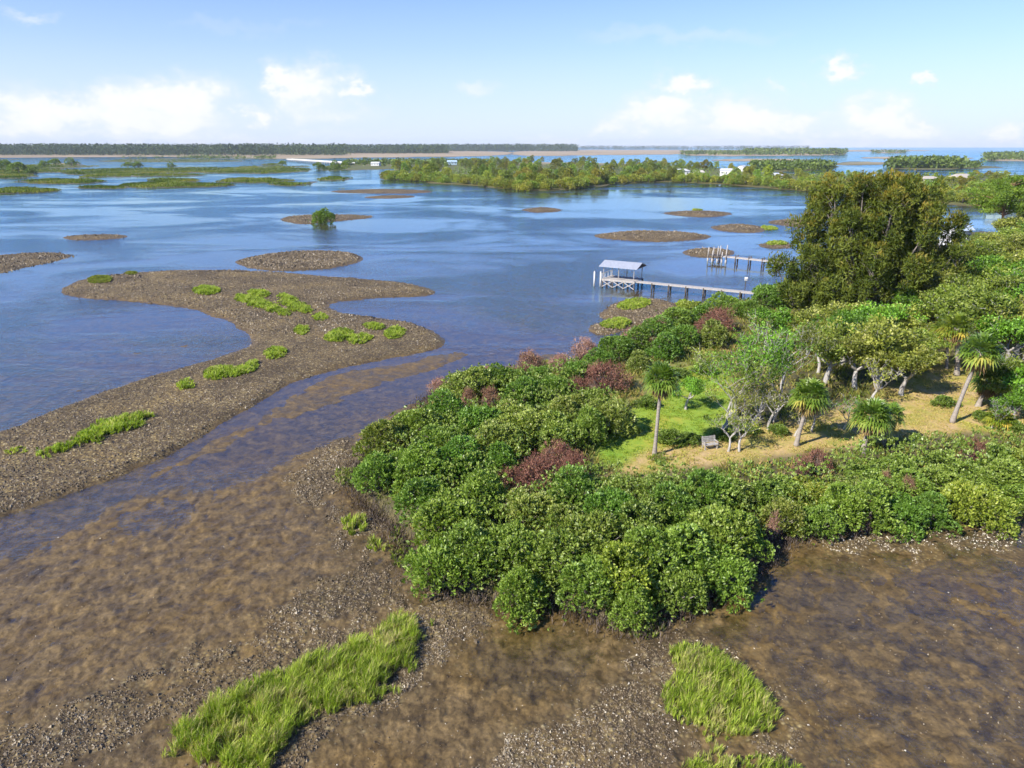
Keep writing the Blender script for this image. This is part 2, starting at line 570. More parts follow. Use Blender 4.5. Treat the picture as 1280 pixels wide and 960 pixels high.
M['whiteroof'] = solid('white roof', (.48, .49, .5), (.62, .62, .62), 2, .55)
M['cream'] = solid('cream siding', (.55, .5, .4), (.66, .61, .5), 2, .7)
M['paleblue'] = solid('pale blue siding', (.42, .56, .66), (.52, .66, .74), 2, .7)
M['glass'] = solid('dark window glass', (.02, .03, .04), (.05, .07, .09), 1, .12, 0, spec=.7)
M['concrete'] = solid('pale concrete', (.46, .43, .39), (.62, .59, .55), .3, .85)
M['shellrock'] = None


def ground_material():
    m, nt = newmat('tidal ground')
    L = nt.links.new
    geo = N(nt, 'ShaderNodeNewGeometry')
    pos = geo.outputs['Position']
    A = {k: N(nt, 'ShaderNodeAttribute', attribute_name=k).outputs['Fac'] for k in ('shell', 'marsh', 'isle', 'land', 'lawn', 'dry', 'scrub', 'wet')}
    n_big = noise(nt, pos, .12, 4, .6)
    n_mid = noise(nt, pos, .9, 5, .65, .6)
    n_fin = noise(nt, pos, 5.5, 4, .65)
    mud = ramp(nt, [(.25, (.06, .041, .016)), (.45, (.14, .094, .036)), (.6, (.22, .148, .058)), (.8, (.3, .21, .1))], n_mid).outputs[0]
    ochre = ramp(nt, [(.3, (.13, .074, .013)), (.7, (.3, .185, .042))], n_mid).outputs[0]
    mud = mix(nt, ramp(nt, [(.45, (0, 0, 0)), (.7, (.75, .75, .75))], n_big).outputs[0], mud, ochre)
    mud = mix(nt, .75, mud, ramp(nt, [(.34, (.45, .44, .42)), (.5, (1, 1, 1)), (.66, (1.4, 1.38, 1.35))], noise(nt, pos, 2.4, 4, .7, .5)).outputs[0], 'MULTIPLY')
    mud = mix(nt, .5, mud, ramp(nt, [(.3, (.5, .5, .5)), (.7, (1.4, 1.4, 1.4))], n_fin).outputs[0], 'MULTIPLY')
    # shell banks
    vo = N(nt, 'ShaderNodeTexVoronoi', feature='F1')
    vo.inputs['Scale'].default_value = 4.2
    L(pos, vo.inputs['Vector'])
    vcol = N(nt, 'ShaderNodeSeparateColor')
    L(vo.outputs['Color'], vcol.inputs[0])
    sh = ramp(nt, [(.0, (.075, .052, .02)), (.4, (.18, .13, .05)), (.7, (.3, .225, .085)), (.9, (.4, .32, .14)), (1, (.52, .45, .27))], vcol.outputs[0]).outputs[0]
    sh = mix(nt, ramp(nt, [(.05, (0, 0, 0)), (.5, (.8, .8, .8))], vo.outputs['Distance']).outputs[0], sh, (.06, .043, .028))
    sh = mix(nt, .7, sh, ramp(nt, [(.3, (.6, .56, .5)), (.7, (1.75, 1.68, 1.4))], n_mid).outputs[0], 'MULTIPLY')
    sh = mix(nt, .85, sh, ramp(nt, [(.36, (.62, .6, .58)), (.5, (1, 1, 1)), (.64, (1.4, 1.38, 1.25))], n_big).outputs[0], 'MULTIPLY')
    sf = math_(nt, 'MULTIPLY', A['shell'], math_(nt, 'ADD', math_(nt, 'MULTIPLY', n_mid, 1.4), .25), clamp=True)
    c = mix(nt, sf, mud, sh)
    # vegetation floors
    mg = ramp(nt, [(.3, (.06, .055, .02)), (.5, (.12, .14, .025)), (.7, (.2, .16, .06))], noise(nt, pos, .03, 5, .7)).outputs[0]
    mg = mix(nt, .4, mg, ramp(nt, [(.3, (.4, .4, .4)), (.7, (1.5, 1.5, 1.5))], n_mid).outputs[0], 'MULTIPLY')
    c = mix(nt, A['marsh'], c, mg)
    far_tan = ramp(nt, [(.35, (.3, .22, .12)), (.6, (.42, .33, .2))], noise(nt, pos, .004, 4, .6)).outputs[0]
    sp_ = N(nt, 'ShaderNodeSeparateXYZ')
    L(pos, sp_.inputs[0])
    near_isle = ramp(nt, [(.3, (.07, .08, .02)), (.6, (.14, .15, .04))], n_big).outputs[0]
    far_tan = mix(nt, math_(nt, 'DIVIDE', math_(nt, 'SUBTRACT', sp_.outputs[1], 1000.0), 300.0, clamp=True), near_isle, far_tan)
    c = mix(nt, A['isle'], c, far_tan)
    soil = ramp(nt, [(.3, (.045, .04, .02)), (.5, (.1, .09, .035)), (.7, (.17, .14, .06))], n_mid).outputs[0]
    c = mix(nt, A['land'], c, soil)
    scr = ramp(nt, [(.3, (.1, .12, .025)), (.5, (.2, .2, .05)), (.7, (.3, .2, .085))], noise(nt, pos, .5, 5, .65)).outputs[0]
    c = mix(nt, A['scrub'], c, scr)
    law = ramp(nt, [(.22, (.4, .24, .05)), (.36, (.4, .36, .05)), (.47, (.27, .36, .035)), (.7, (.18, .33, .03))], noise(nt, pos, .28, 5, .62)).outputs[0]
    law = mix(nt, .45, law, ramp(nt, [(.3, (.55, .55, .5)), (.7, (1.35, 1.3, 1.2))], n_fin).outputs[0], 'MULTIPLY')
    dr = ramp(nt, [(.28, (.22, .26, .04)), (.42, (.38, .33, .08)), (.55, (.5, .36, .15)), (.75, (.54, .41, .27))], noise(nt, pos, .33, 6, .68)).outputs[0]
    dr = mix(nt, .5, dr, ramp(nt, [(.3, (.5, .45, .4)), (.7, (1.4, 1.35, 1.3))], n_fin).outputs[0], 'MULTIPLY')
    c = mix(nt, A['dry'], c, dr)
    c = mix(nt, A['lawn'], c, law)
    spz = N(nt, 'ShaderNodeSeparateXYZ')
    L(pos, spz.inputs[0])
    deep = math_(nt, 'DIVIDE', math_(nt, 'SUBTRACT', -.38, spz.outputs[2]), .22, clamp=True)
    c = mix(nt, deep, c, ramp(nt, [(.3, (.01, .035, .06)), (.7, (.02, .06, .1))], n_big).outputs[0])  # deep water's blue absorption painted into the bed colour
    wetm = ramp(nt, [(0, (.74, .74, .74)), (.5, (.85, .85, .85)), (1, (1, 1, 1))], math_(nt, 'DIVIDE', spz.outputs[2], .3, clamp=True)).outputs[0]
    c = mix(nt, 1.0, c, wetm, 'MULTIPLY')
    b = N(nt, 'ShaderNodeBsdfPrincipled')
    L(c, b.inputs['Base Color'])
    dryf = math_(nt, 'ADD', math_(nt, 'ADD', A['shell'], A['land']), A['isle'], clamp=True)
    rw = ramp(nt, [(.35, (.28, .28, .28)), (.65, (.62, .62, .62))], n_mid).outputs[0]
    L(mix(nt, dryf, rw, (.85, .85, .85)), b.inputs['Roughness'])
    b.inputs['Specular IOR Level'].default_value = .4
    bp = N(nt, 'ShaderNodeBump')
    bp.inputs['Strength'].default_value = .75
    bp.inputs['Distance'].default_value = .11
    hgt = math_(nt, 'ADD', n_mid, math_(nt, 'MULTIPLY', n_fin, .35))
    hgt = math_(nt, 'SUBTRACT', hgt, math_(nt, 'MULTIPLY', math_(nt, 'MULTIPLY', vo.outputs['Distance'], A['shell']), .8))
    L(hgt, bp.inputs['Height'])
    L(bp.outputs[0], b.inputs['Normal'])
    o = N(nt, 'ShaderNodeOutputMaterial')
    L(b.outputs[0], o.inputs[0])
    return m


def water_material():
    m, nt = newmat('shallow tide water')
    L = nt.links.new
    geo = N(nt, 'ShaderNodeNewGeometry')
    pos = geo.outputs['Position']
    n1 = noise(nt, pos, 3.2, 3, .6, .4)
    mp = N(nt, 'ShaderNodeMapping')
    mp.inputs['Scale'].default_value = (.35, .6, 1)
    mp.inputs['Rotation'].default_value = (0, 0, .5)
    L(pos, mp.inputs[0])
    n2 = noise(nt, mp.outputs[0], 2.6, 3, .6, .8)
    calm = ramp(nt, [(.43, (.03, .03, .03)), (.56, (1, 1, 1))], noise(nt, mp.outputs[0], .045, 4, .6, .6)).outputs[0]
    # a lee under the island stays smooth
    cc = P(800, 256)
    dv = N(nt, 'ShaderNodeVectorMath', operation='DISTANCE')
    L(pos, dv.inputs[0])
    dv.inputs[1].default_value = (cc.x, cc.y, 0)
    lee = math_(nt, 'DIVIDE', math_(nt, 'ADD', dv.outputs['Value'], math_(nt, 'MULTIPLY', math_(nt, 'SUBTRACT', noise(nt, pos, .03, 3), .5), 120.0)), 65.0)
    calm = math_(nt, 'MULTIPLY', calm, math_(nt, 'MAXIMUM', math_(nt, 'MINIMUM', math_(nt, 'POWER', lee, 3.0), 1.0), .02))
    h = math_(nt, 'MULTIPLY', math_(nt, 'ADD', n1, math_(nt, 'MULTIPLY', n2, 1.3)), calm)
    bp = N(nt, 'ShaderNodeBump')
    bp.inputs['Strength'].default_value = .7
    bp.inputs['Distance'].default_value = .1
    L(h, bp.inputs['Height'])
    g = N(nt, 'ShaderNodeBsdfGlossy')
    L(mix(nt, calm, (.56, .82, 1.0), (.31, .68, 1.0)), g.inputs['Color'])  # reflection tint painted in: bluer on ripples, paler streaks where calm
    g.inputs['Roughness'].default_value = .07
    L(bp.outputs[0], g.inputs['Normal'])
    t = N(nt, 'ShaderNodeBsdfTransparent')
    t.inputs[0].default_value = (.9, .92, .9, 1)
    # Schlick reflectance, the same from above and from below
    dp = N(nt, 'ShaderNodeVectorMath', operation='DOT_PRODUCT')
    L(bp.outputs[0], dp.inputs[0])
    L(geo.outputs['Incoming'], dp.inputs[1])
    cosv = math_(nt, 'ABSOLUTE', dp.outputs['Value'])
    f5 = math_(nt, 'POWER', math_(nt, 'SUBTRACT', 1.0, cosv, clamp=True), 4.5)
    fres = math_(nt, 'ADD', math_(nt, 'MULTIPLY', f5, .97), .025, clamp=True)
    mx = N(nt, 'ShaderNodeMixShader')
    L(fres, mx.inputs[0])
    L(t.outputs[0], mx.inputs[1])
    L(g.outputs[0], mx.inputs[2])
    o = N(nt, 'ShaderNodeOutputMaterial')
    L(mx.outputs[0], o.inputs[0])
    return m


# ------------------------------------------------------------------ ground and water sheets
def build_ground():
    vs, v = [], 1400.0
    while True:
        a = PITCH + math.atan((v - 480) / FPX)
        r = H / math.tan(a) if a < 1.55 else .5
        if r > 26000: break
        vs.append(max(r, .5))
        v -= 2.0 if v > 300 else (1.1 if v > 240 else .6 if v > 190 else .25)
        if v < 184.08: break
    rs = np.array(sorted(set(vs)) + [30000., 60000.])
    rs = rs[np.concatenate([[True], np.diff(rs) > .01])]
    th = np.concatenate([np.arange(-44, 44, .135), np.arange(44, 316, 4.0)]) * np.pi / 180
    nr, nt_ = len(rs), len(th)
    RR, TT = np.meshgrid(rs, th, indexing='ij')
    X, Y = (RR * np.sin(TT)).ravel(), (RR * np.cos(TT)).ravel()
    T = terrain(X, Y)
    Z = T['z']
    V = np.stack([X, Y, Z], 1)
    V = np.vstack([V, [[0, 0, float(Z[:nt_].mean())]]])
    i = np.arange(nr - 1)[:, None] * nt_
    j = np.arange(nt_)[None]
    j2 = (j + 1) % nt_
    Q = np.stack([i + j, i + nt_ + j, i + nt_ + j2, i + j2], -1).reshape(-1, 4)
    c = nr * nt_
    tri = np.stack([np.full(nt_, c), np.arange(nt_), (np.arange(nt_) + 1) % nt_], 1)
    me = bpy.data.meshes.new('tidal_ground')
    me.vertices.add(len(V))
    me.vertices.foreach_set('co', V.astype(np.float32).ravel())
    loops = np.concatenate([Q.ravel(), tri.ravel()]).astype(np.int32)
    me.loops.add(len(loops))
    me.loops.foreach_set('vertex_index', loops)
    me.polygons.add(len(Q) + len(tri))
    st = np.concatenate([np.arange(len(Q)) * 4, len(Q) * 4 + np.arange(len(tri)) * 3]).astype(np.int32)
    me.polygons.foreach_set('loop_start', st)
    me.update()
    me.validate()
    me.polygons.foreach_set('use_smooth', [True] * len(me.polygons))
    for k in ('shell', 'marsh', 'isle', 'land', 'lawn', 'dry', 'scrub'):
        a = me.attributes.new(k, 'FLOAT', 'POINT')
        a.data.foreach_set('value', np.append(T[k], 0).astype(np.float32))
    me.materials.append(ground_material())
    o = link(bpy.data.objects.new('tidal_ground', me))
    tag(o, 'brown tidal mud, shell banks and land under everything', None, None, 'structure')
    w = MB()
    w.poly([(60000 * math.cos(t), 60000 * math.sin(t), 0) for t in np.arange(48) / 48 * 2 * np.pi])
    wo = w.obj('water', water_material())
    tag(wo, 'shallow blue tidal water reflecting the sky', None, None, 'structure')


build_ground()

# ------------------------------------------------------------------ label helper: which one
LANDMARK = []


def landmark(text, p, zz=0.0):
    u, v = proj(p[0], p[1], zz)
    LANDMARK.append((text, u, v))


PENDING = []      # (object, phrase, u, v)
ORD = ['closest', 'second closest', 'third closest', 'fourth closest', 'fifth closest', 'sixth closest', 'seventh closest', 'eighth closest', 'ninth closest', 'tenth closest', 'eleventh closest', 'twelfth closest']


def later(o, phrase, z=2.0):
    u, v = proj(o.location.x, o.location.y, o.location.z + z)
    PENDING.append((o, phrase, u, v))


def finish_labels():
    cells = {}
    for o, ph, u, v in PENDING:
        best = min(LANDMARK, key=lambda l: (l[1] - u) ** 2 + 2.2 * (l[2] - v) ** 2)
        du, dv = u - best[1], (v - best[2]) * 1.6
        if abs(du) > abs(dv):
            d = 'right of' if du > 0 else 'left of'
        else:
            d = 'in front of' if dv > 0 else 'behind'
        cells.setdefault((ph, best[0], d), []).append((math.hypot(du, dv), o))
    for (ph, lm, d), L_ in cells.items():
        L_.sort(key=lambda t: t[0])
        for i, (_, o) in enumerate(L_):
            if len(L_) == 1:
                o['label'] = f'{ph} {d} {lm}'
            else:
                o['label'] = f'{ph}, {ORD[min(i, len(ORD) - 1)]} {d} {lm}'


# ------------------------------------------------------------------ plant prototypes
def dome_surface(nl, Rx, Rz, lr, count, zmin=.15, keep=.72):
    """points and normals on the outside of a heap of lobes"""
    a = rng.uniform(0, 2 * np.pi, nl)
    el = np.arcsin(rng.uniform(.0, 1, nl) ** .8)
    k = rng.uniform(.55, .8, nl)
    C = np.stack([Rx * k * np.cos(el) * np.cos(a), Rx * k * np.cos(el) * np.sin(a), np.maximum(Rz * .78 * np.sin(el) * k / .7, lr[0] * .7)], 1)
    C = np.vstack([C, [[0, 0, Rz * .5]]])
    r = rng.uniform(lr[0], lr[1], nl + 1)
    r[-1] = min(Rx, Rz) * .55
    w = r ** 2 / (r ** 2).sum()
    idx = rng.choice(nl + 1, count * 3, p=w)
    n = norm(rng.standard_normal((count * 3, 3)))
    n[:, 2] = np.where(n[:, 2] < -.35, -n[:, 2], n[:, 2])
    p = C[idx] + n * r[idx][:, None] * rng.uniform(.82, 1.06, (count * 3, 1))
    d = np.linalg.norm(p[:, None] - C[None], axis=2) / r[None]
    ok = (d.min(1) > keep) & (p[:, 2] > zmin)
    p, n = p[ok][:count], n[ok][:count]
    return p, n


def shrub_proto(name, mat, Rx, Rz, nl=16, lr=(.6, 1.15), count=1050, k=7, L=.205, W=.11, up=.3):
    p, n = dome_surface(nl, Rx, Rz, lr, count)
    V, r = rosette(p, n, k, L, W, .9, up)
    # sparse inner leaves keep the crown from being a hollow shell
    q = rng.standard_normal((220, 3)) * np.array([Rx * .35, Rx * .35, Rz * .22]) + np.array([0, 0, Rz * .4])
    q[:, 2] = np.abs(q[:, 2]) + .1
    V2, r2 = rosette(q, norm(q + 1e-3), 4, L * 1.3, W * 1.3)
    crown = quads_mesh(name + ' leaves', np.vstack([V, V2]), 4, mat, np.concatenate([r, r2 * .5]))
    s = MB()
    for i in range(9):
        a = rng.uniform(0, 6.28)
        e = rng.uniform(.35, .75)
        pts = [(0.15 * math.cos(a), .15 * math.sin(a), -.15)]
        for t in (.35, .7, 1):
            pts.append((Rx * e * t * math.cos(a + .3 * t), Rx * e * t * math.sin(a + .3 * t), Rz * .75 * t ** .8))
        s.tube(pts, [.07, .055, .04, .015], 5)
    return crown, s.mesh(name + ' stems', M['bark'], True)


def dead_proto(name, Rx, Rz, nt_=150):
    s = MB()
    for i in range(nt_):
        a = rng.uniform(0, 6.28)
        e = math.sqrt(rng.uniform(0, 1)) * Rx
        h = Rz * math.sqrt(max(0.05, 1 - (e / Rx) ** 2)) * rng.uniform(.7, 1.05)
        pts = [(e * .25 * math.cos(a), e * .25 * math.sin(a), -.1), (e * .7 * math.cos(a + .1), e * .7 * math.sin(a + .1), h * .55),
               (e * math.cos(a), e * math.sin(a), h)]
        s.tube(pts, [.03, .02, .008], 3, False)
    stem = s.mesh(name + ' stems', M['deadbark'])
    p, n = dome_surface(10, Rx, Rz, (.5 * Rx / 1.6, .85 * Rx / 1.6), 220, .3, .5)
    V, r = rosette(p, n, 9, .34, .035, 1.3, .35, .5)
    V2, r2 = rosette(p[:300], n[:300], 4, .13, .09, 1.5, .1, .8)
    crown = quads_mesh(name + ' twigs', np.vstack([V, V2]), 4, M['dead'], np.concatenate([r * .9, np.clip(r2 * .5 + .5, 0, 1)]))
    return crown, stem


M['deadbark'] = solid('dry red-brown stems', (.13, .085, .065), (.3, .22, .18), 8, .9)


def branch_tree(seed, height, spread, levels=4, trunk_r=.2, fork=.35, leaf_n=42, leaf_L=.28, clump=.75, bark='bark', leafmat='olive', lean=(0, 0), bare=0.0, nlimb=4, flat=.7):
    r_ = random.Random(seed)
    s = MB()
    tips = []

    def grow(p, d, L, r, lv):
        pts, rad = [p], [r]
        q = p.copy()
        dd = d.copy()
        nseg = 4
        for i in range(nseg):
            dd = (dd + Vector((r_.uniform(-.33, .33), r_.uniform(-.33, .33), r_.uniform(-.12, .2)))).normalized()
            q = q + dd * (L / nseg)
            pts.append(q.copy())
            rad.append(max(.012, r * (1 - .42 * (i + 1) / nseg)))
            if lv <= 2 and i >= 1 and lv > 0: tips.append((q.copy(), dd.copy(), lv))
        s.tube(pts, rad, 6 if lv >= levels - 1 else 4, False)
        if lv == 0:
            tips.append((q, dd, 0))
            return
        n = nlimb if lv == levels else r_.choice((2, 3, 3))
        a0 = r_.uniform(0, 6.28)
        for k in range(n):
            a = a0 + 6.28 * k / n + r_.uniform(-.5, .5)
            out = Vector((math.cos(a), math.sin(a), 0))
            nd = (dd * .55 + out * spread * r_.uniform(.6, 1.15) + Vector((0, 0, .2))).normalized()
            grow(q, nd, L * r_.uniform(.6, .82), rad[-1] * .75, lv - 1)
    grow(Vector((0, 0, -.2)), Vector((lean[0], lean[1], 1)).normalized(), height * fork, trunk_r, levels)
    T = [t for t in tips if r_.random() > bare]
    C = np.array([tuple(t[0]) for t in T])
    zmax = max(t[0].z for t in tips)
    sc_ = height / (zmax + .3)
    Cs = np.repeat(C, leaf_n, 0)
    off = norm(rng.standard_normal((len(Cs), 3))) * (rng.uniform(.15, 1, (len(Cs), 1)) ** .6) * clump * np.array([1, 1, flat])
    D = norm(off + rng.standard_normal(off.shape) * .5 + np.array([0, 0, .25]))
    Ls = leaf_L * rng.uniform(.7, 1.3, len(Cs))
    V = leaves(Cs + off, D, Ls, Ls * .55)
    r = np.clip(np.repeat(rng.uniform(0, .7, len(C)), leaf_n) + rng.uniform(-.05, .35, len(Cs)), 0, 1)
    V = V * sc_
    s.v = [v * sc_ for v in s.v]
    return quads_mesh('tree leaves', V, 4, M[leafmat], r), s.mesh('tree trunk', M[bark], True), [Vector(c) * sc_ for c in C]


def put(name, label, cat, protos, loc, rz, scale, group=None, color=(1, 1, 1), partnames=('crown', 'stem')):
    t = thing(name, label, cat, loc, rz, group, scale)
    for pn_, me in zip(partnames, protos):
        o = link(bpy.data.objects.new(pn_, me), t)
        o.color = tuple(color) + (1,)
    return t


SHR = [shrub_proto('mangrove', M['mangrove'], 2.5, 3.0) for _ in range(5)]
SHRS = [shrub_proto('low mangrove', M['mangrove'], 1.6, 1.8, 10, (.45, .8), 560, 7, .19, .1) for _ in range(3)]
DEAD = [dead_proto('dead shrub', 1.7, 2.1) for _ in range(3)]
OAK = [branch_tree(11 + i, 6.5, .95, 4, .26, .3, 46, .21, .62, 'palebark', 'olive', bare=.2) for i in range(4)]
SPARSE = [branch_tree(31 + i, 9.0, .5, 4, .17, .38, 15, .24, .75, 'palebark', 'olive', bare=.35) for i in range(3)]
BARE = [branch_tree(51 + i, 5.5, .85, 4, .16, .3, 8, .22, .4, 'palebark', 'olive', bare=.8) for i in range(2)]

# landmarks used in the labels
landmark('the tall palm on the lawn', P(818, 569), 4)
landmark('the grey bench', P(888, 559), .5)
landmark('the leaning palm', P(1195, 525), 3)
landmark('the two shaggy palms', P(1189, 464), 3)
landmark('the short-trunked palm', P(1079, 566), 3)
landmark('the boathouse', P(776, 357), 1.5)
landmark("the thicket's left tip", P(452, 596), 1)
landmark("the thicket's front corner", P(800, 782), 1)
landmark('the notch in the right mud shore', P(966, 690), .5)
landmark('the biggest rusty dead shrub', P(668, 606), 1.5)
landmark('the large rust-tipped tree', P(1080, 392), 6)
landmark('the orange-trunked pine', P(1247, 318), 5)
landmark('the mown lawn', P(840, 520), 0)
landmark('the upright clump of bare white branches', P(1240, 372), 4)

WORD = {'g': ('bright green mangrove bush', (1, 1.05, .9)), 'd': ('dark green mangrove bush', (.68, .85, .65)), 's': ('silvery olive mangrove bush', (1.25, 1.12, 1.3)),
        'y': ('yellow-green mangrove bush', (1.2, 1.1, .8)), 'o': ('olive green mangrove bush', (1.0, .92, .95))}
# (u, v of crown middle, radius in photo pixels, look)
BUSH = [
    (587, 482, 32, 's'), (620, 478, 20, 'd'), (655, 500, 24, 'd'), (690, 492, 22, 'd'), (640, 478, 20, 'd'), (524, 537, 36, 'g'), (480, 556, 34, 'o'), (560, 520, 28, 'd'), (552, 560, 30, 'g'),
    (598, 535, 32, 'd'), (522, 590, 40, 'g'), (470, 592, 28, 'g'), (578, 582, 34, 'd'), (620, 560, 32, 's'), (655, 545, 36, 's'), (690, 550, 34, 's'), (625, 585, 26, 'd'),
    (640, 530, 26, 's'), (560, 655, 46, 'g'), (545, 705, 40, 'g'), (530, 625, 34, 'd'), (600, 628, 34, 'g'), (590, 690, 38, 'g'), (660, 645, 36, 's'), (640, 690, 40, 'g'),
    (690, 700, 48, 'g'), (650, 730, 34, 'g'), (700, 655, 30, 'o'), (740, 680, 42, 'o'), (740, 725, 40, 'g'), (780, 715, 42, 'y'), (790, 745, 30, 'g'), (722, 622, 34, 'd'),
    (765, 612, 32, 'o'), (765, 650, 36, 'd'), (800, 660, 38, 'o'), (810, 700, 42, 'g'), (850, 690, 46, 'g'), (850, 725, 34, 'g'), (895, 670, 46, 'g'), (905, 705, 38, 'g'),
    (930, 665, 30, 'g'), (840, 640, 34, 'd'), (808, 622, 30, 'o'), (850, 612, 28, 'o'), (885, 622, 32, 'd'), (920, 615, 30, 'o'), (955, 612, 32, 'd'), (985, 608, 30, 'g'),
    (1015, 612, 32, 'y'), (1020, 640, 28, 'g'), (1050, 630, 32, 'g'), (1085, 630, 34, 'g'), (1070, 604, 28, 'o'), (1105, 600, 30, 'g'), (1130, 632, 28, 'd'), (1140, 600, 30, 'g'),
    (1165, 628, 26, 'd'), (1175, 596, 32, 'g'), (1210, 622, 34, 'y'), (1240, 626, 32, 'y'), (1212, 590, 30, 'g'), (1250, 590, 34, 'g'), (1280, 600, 34, 'g'), (1285, 570, 30, 'y'),
    (1250, 565, 26, 'g'), (1180, 570, 24, 'g'), (1130, 575, 24, 'g'), (1085, 585, 24, 'g'), (1320, 590, 34, 'g'), (1360, 575, 36, 'g'), (1330, 560, 30, 'g'), (1400, 565, 36, 'g'),
    (760, 530, 30, 's'), (742, 510, 24, 'o'), (715, 515, 24, 'o'), (735, 545, 26, 'g'), (700, 525, 24, 's'), (980, 640, 26, 'o'),
    (772, 440, 24, 'd'), (750, 452, 18, 'd'), (800, 430, 24, 'd'), (822, 415, 22, 'd'), (845, 400, 20, 'g'), (862, 388, 18, 'y'), (905, 385, 20, 'g'), (880, 398, 20, 'd'), (830, 440, 20, 'd'),
    (720, 470, 18, 'd'), (855, 425, 20, 'd'), (935, 392, 20, 'd'), (890, 425, 20, 'o'), (800, 455, 16, 'o'), (672, 475, 18, 'd'), (960, 378, 24, 'd'), (985, 372, 22, 'd'),
]
for i, (u, v, rp, c) in enumerate(BUSH):
    zc = 1.9
    p = P(u, v, zc)
    dep = p.y * cp + (H - zc) * sp
    rad = rp * dep / FPX
    w, colr = WORD[c]
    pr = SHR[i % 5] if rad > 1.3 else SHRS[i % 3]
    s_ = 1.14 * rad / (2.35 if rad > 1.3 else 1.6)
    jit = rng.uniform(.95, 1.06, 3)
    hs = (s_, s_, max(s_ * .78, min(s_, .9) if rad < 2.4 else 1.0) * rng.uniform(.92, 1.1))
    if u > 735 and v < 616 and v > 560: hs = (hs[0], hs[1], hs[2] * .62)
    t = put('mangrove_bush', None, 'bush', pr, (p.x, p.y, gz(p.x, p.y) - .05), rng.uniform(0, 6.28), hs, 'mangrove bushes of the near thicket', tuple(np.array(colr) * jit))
    later(t, w)

DEADS = [(550, 478, 16, 2), (612, 465, 14, 1), (660, 455, 20, 1), (645, 478, 20, 0), (730, 440, 20, 2), (700, 455, 16, 2), (722, 488, 18, 0), (760, 482, 28, 0), (740, 475, 18, 0), (826, 437, 18, 0), (898, 408, 22, 0), (880, 415, 16, 0),
         (670, 600, 30, 0), (695, 578, 26, 0), (640, 600, 22, 0), (720, 588, 20, 0), (1022, 580, 17, 0), (1220, 566, 16, 0), (1002, 588, 12, 1), (968, 652, 10, 2), (1105, 606, 10, 1),
         (820, 405, 14, 2), (635, 520, 14, 1), (790, 420, 14, 2), (612, 500, 12, 1), (1135, 612, 9, 1), (1085, 640, 8, 2), (585, 500, 10, 1)]
DW = [('rusty red-brown dead shrub', (1, .82, .78)), ('dull brown dead shrub', (1.2, 1.15, 1.0)), ('pinkish grey leafless shrub', (1.5, 1.48, 1.5))]
for i, (u, v, rp, k) in enumerate(DEADS):
    p = P(u, v, 1.6)
    dep = p.y * cp + (H - 1.6) * sp
    s_ = rp * dep / FPX / 1.7
    hz = s_ if (s_ > .75 or v < 500) else .9
    t = put('dead_shrub', None, 'shrub', DEAD[i % 3], (p.x, p.y, gz(p.x, p.y) - .05), rng.uniform(0, 6.28), (s_, s_, min(hz, 1.5)), 'dead shrubs in the thicket', DW[k][1])
    later(t, DW[k][0], 1.6)

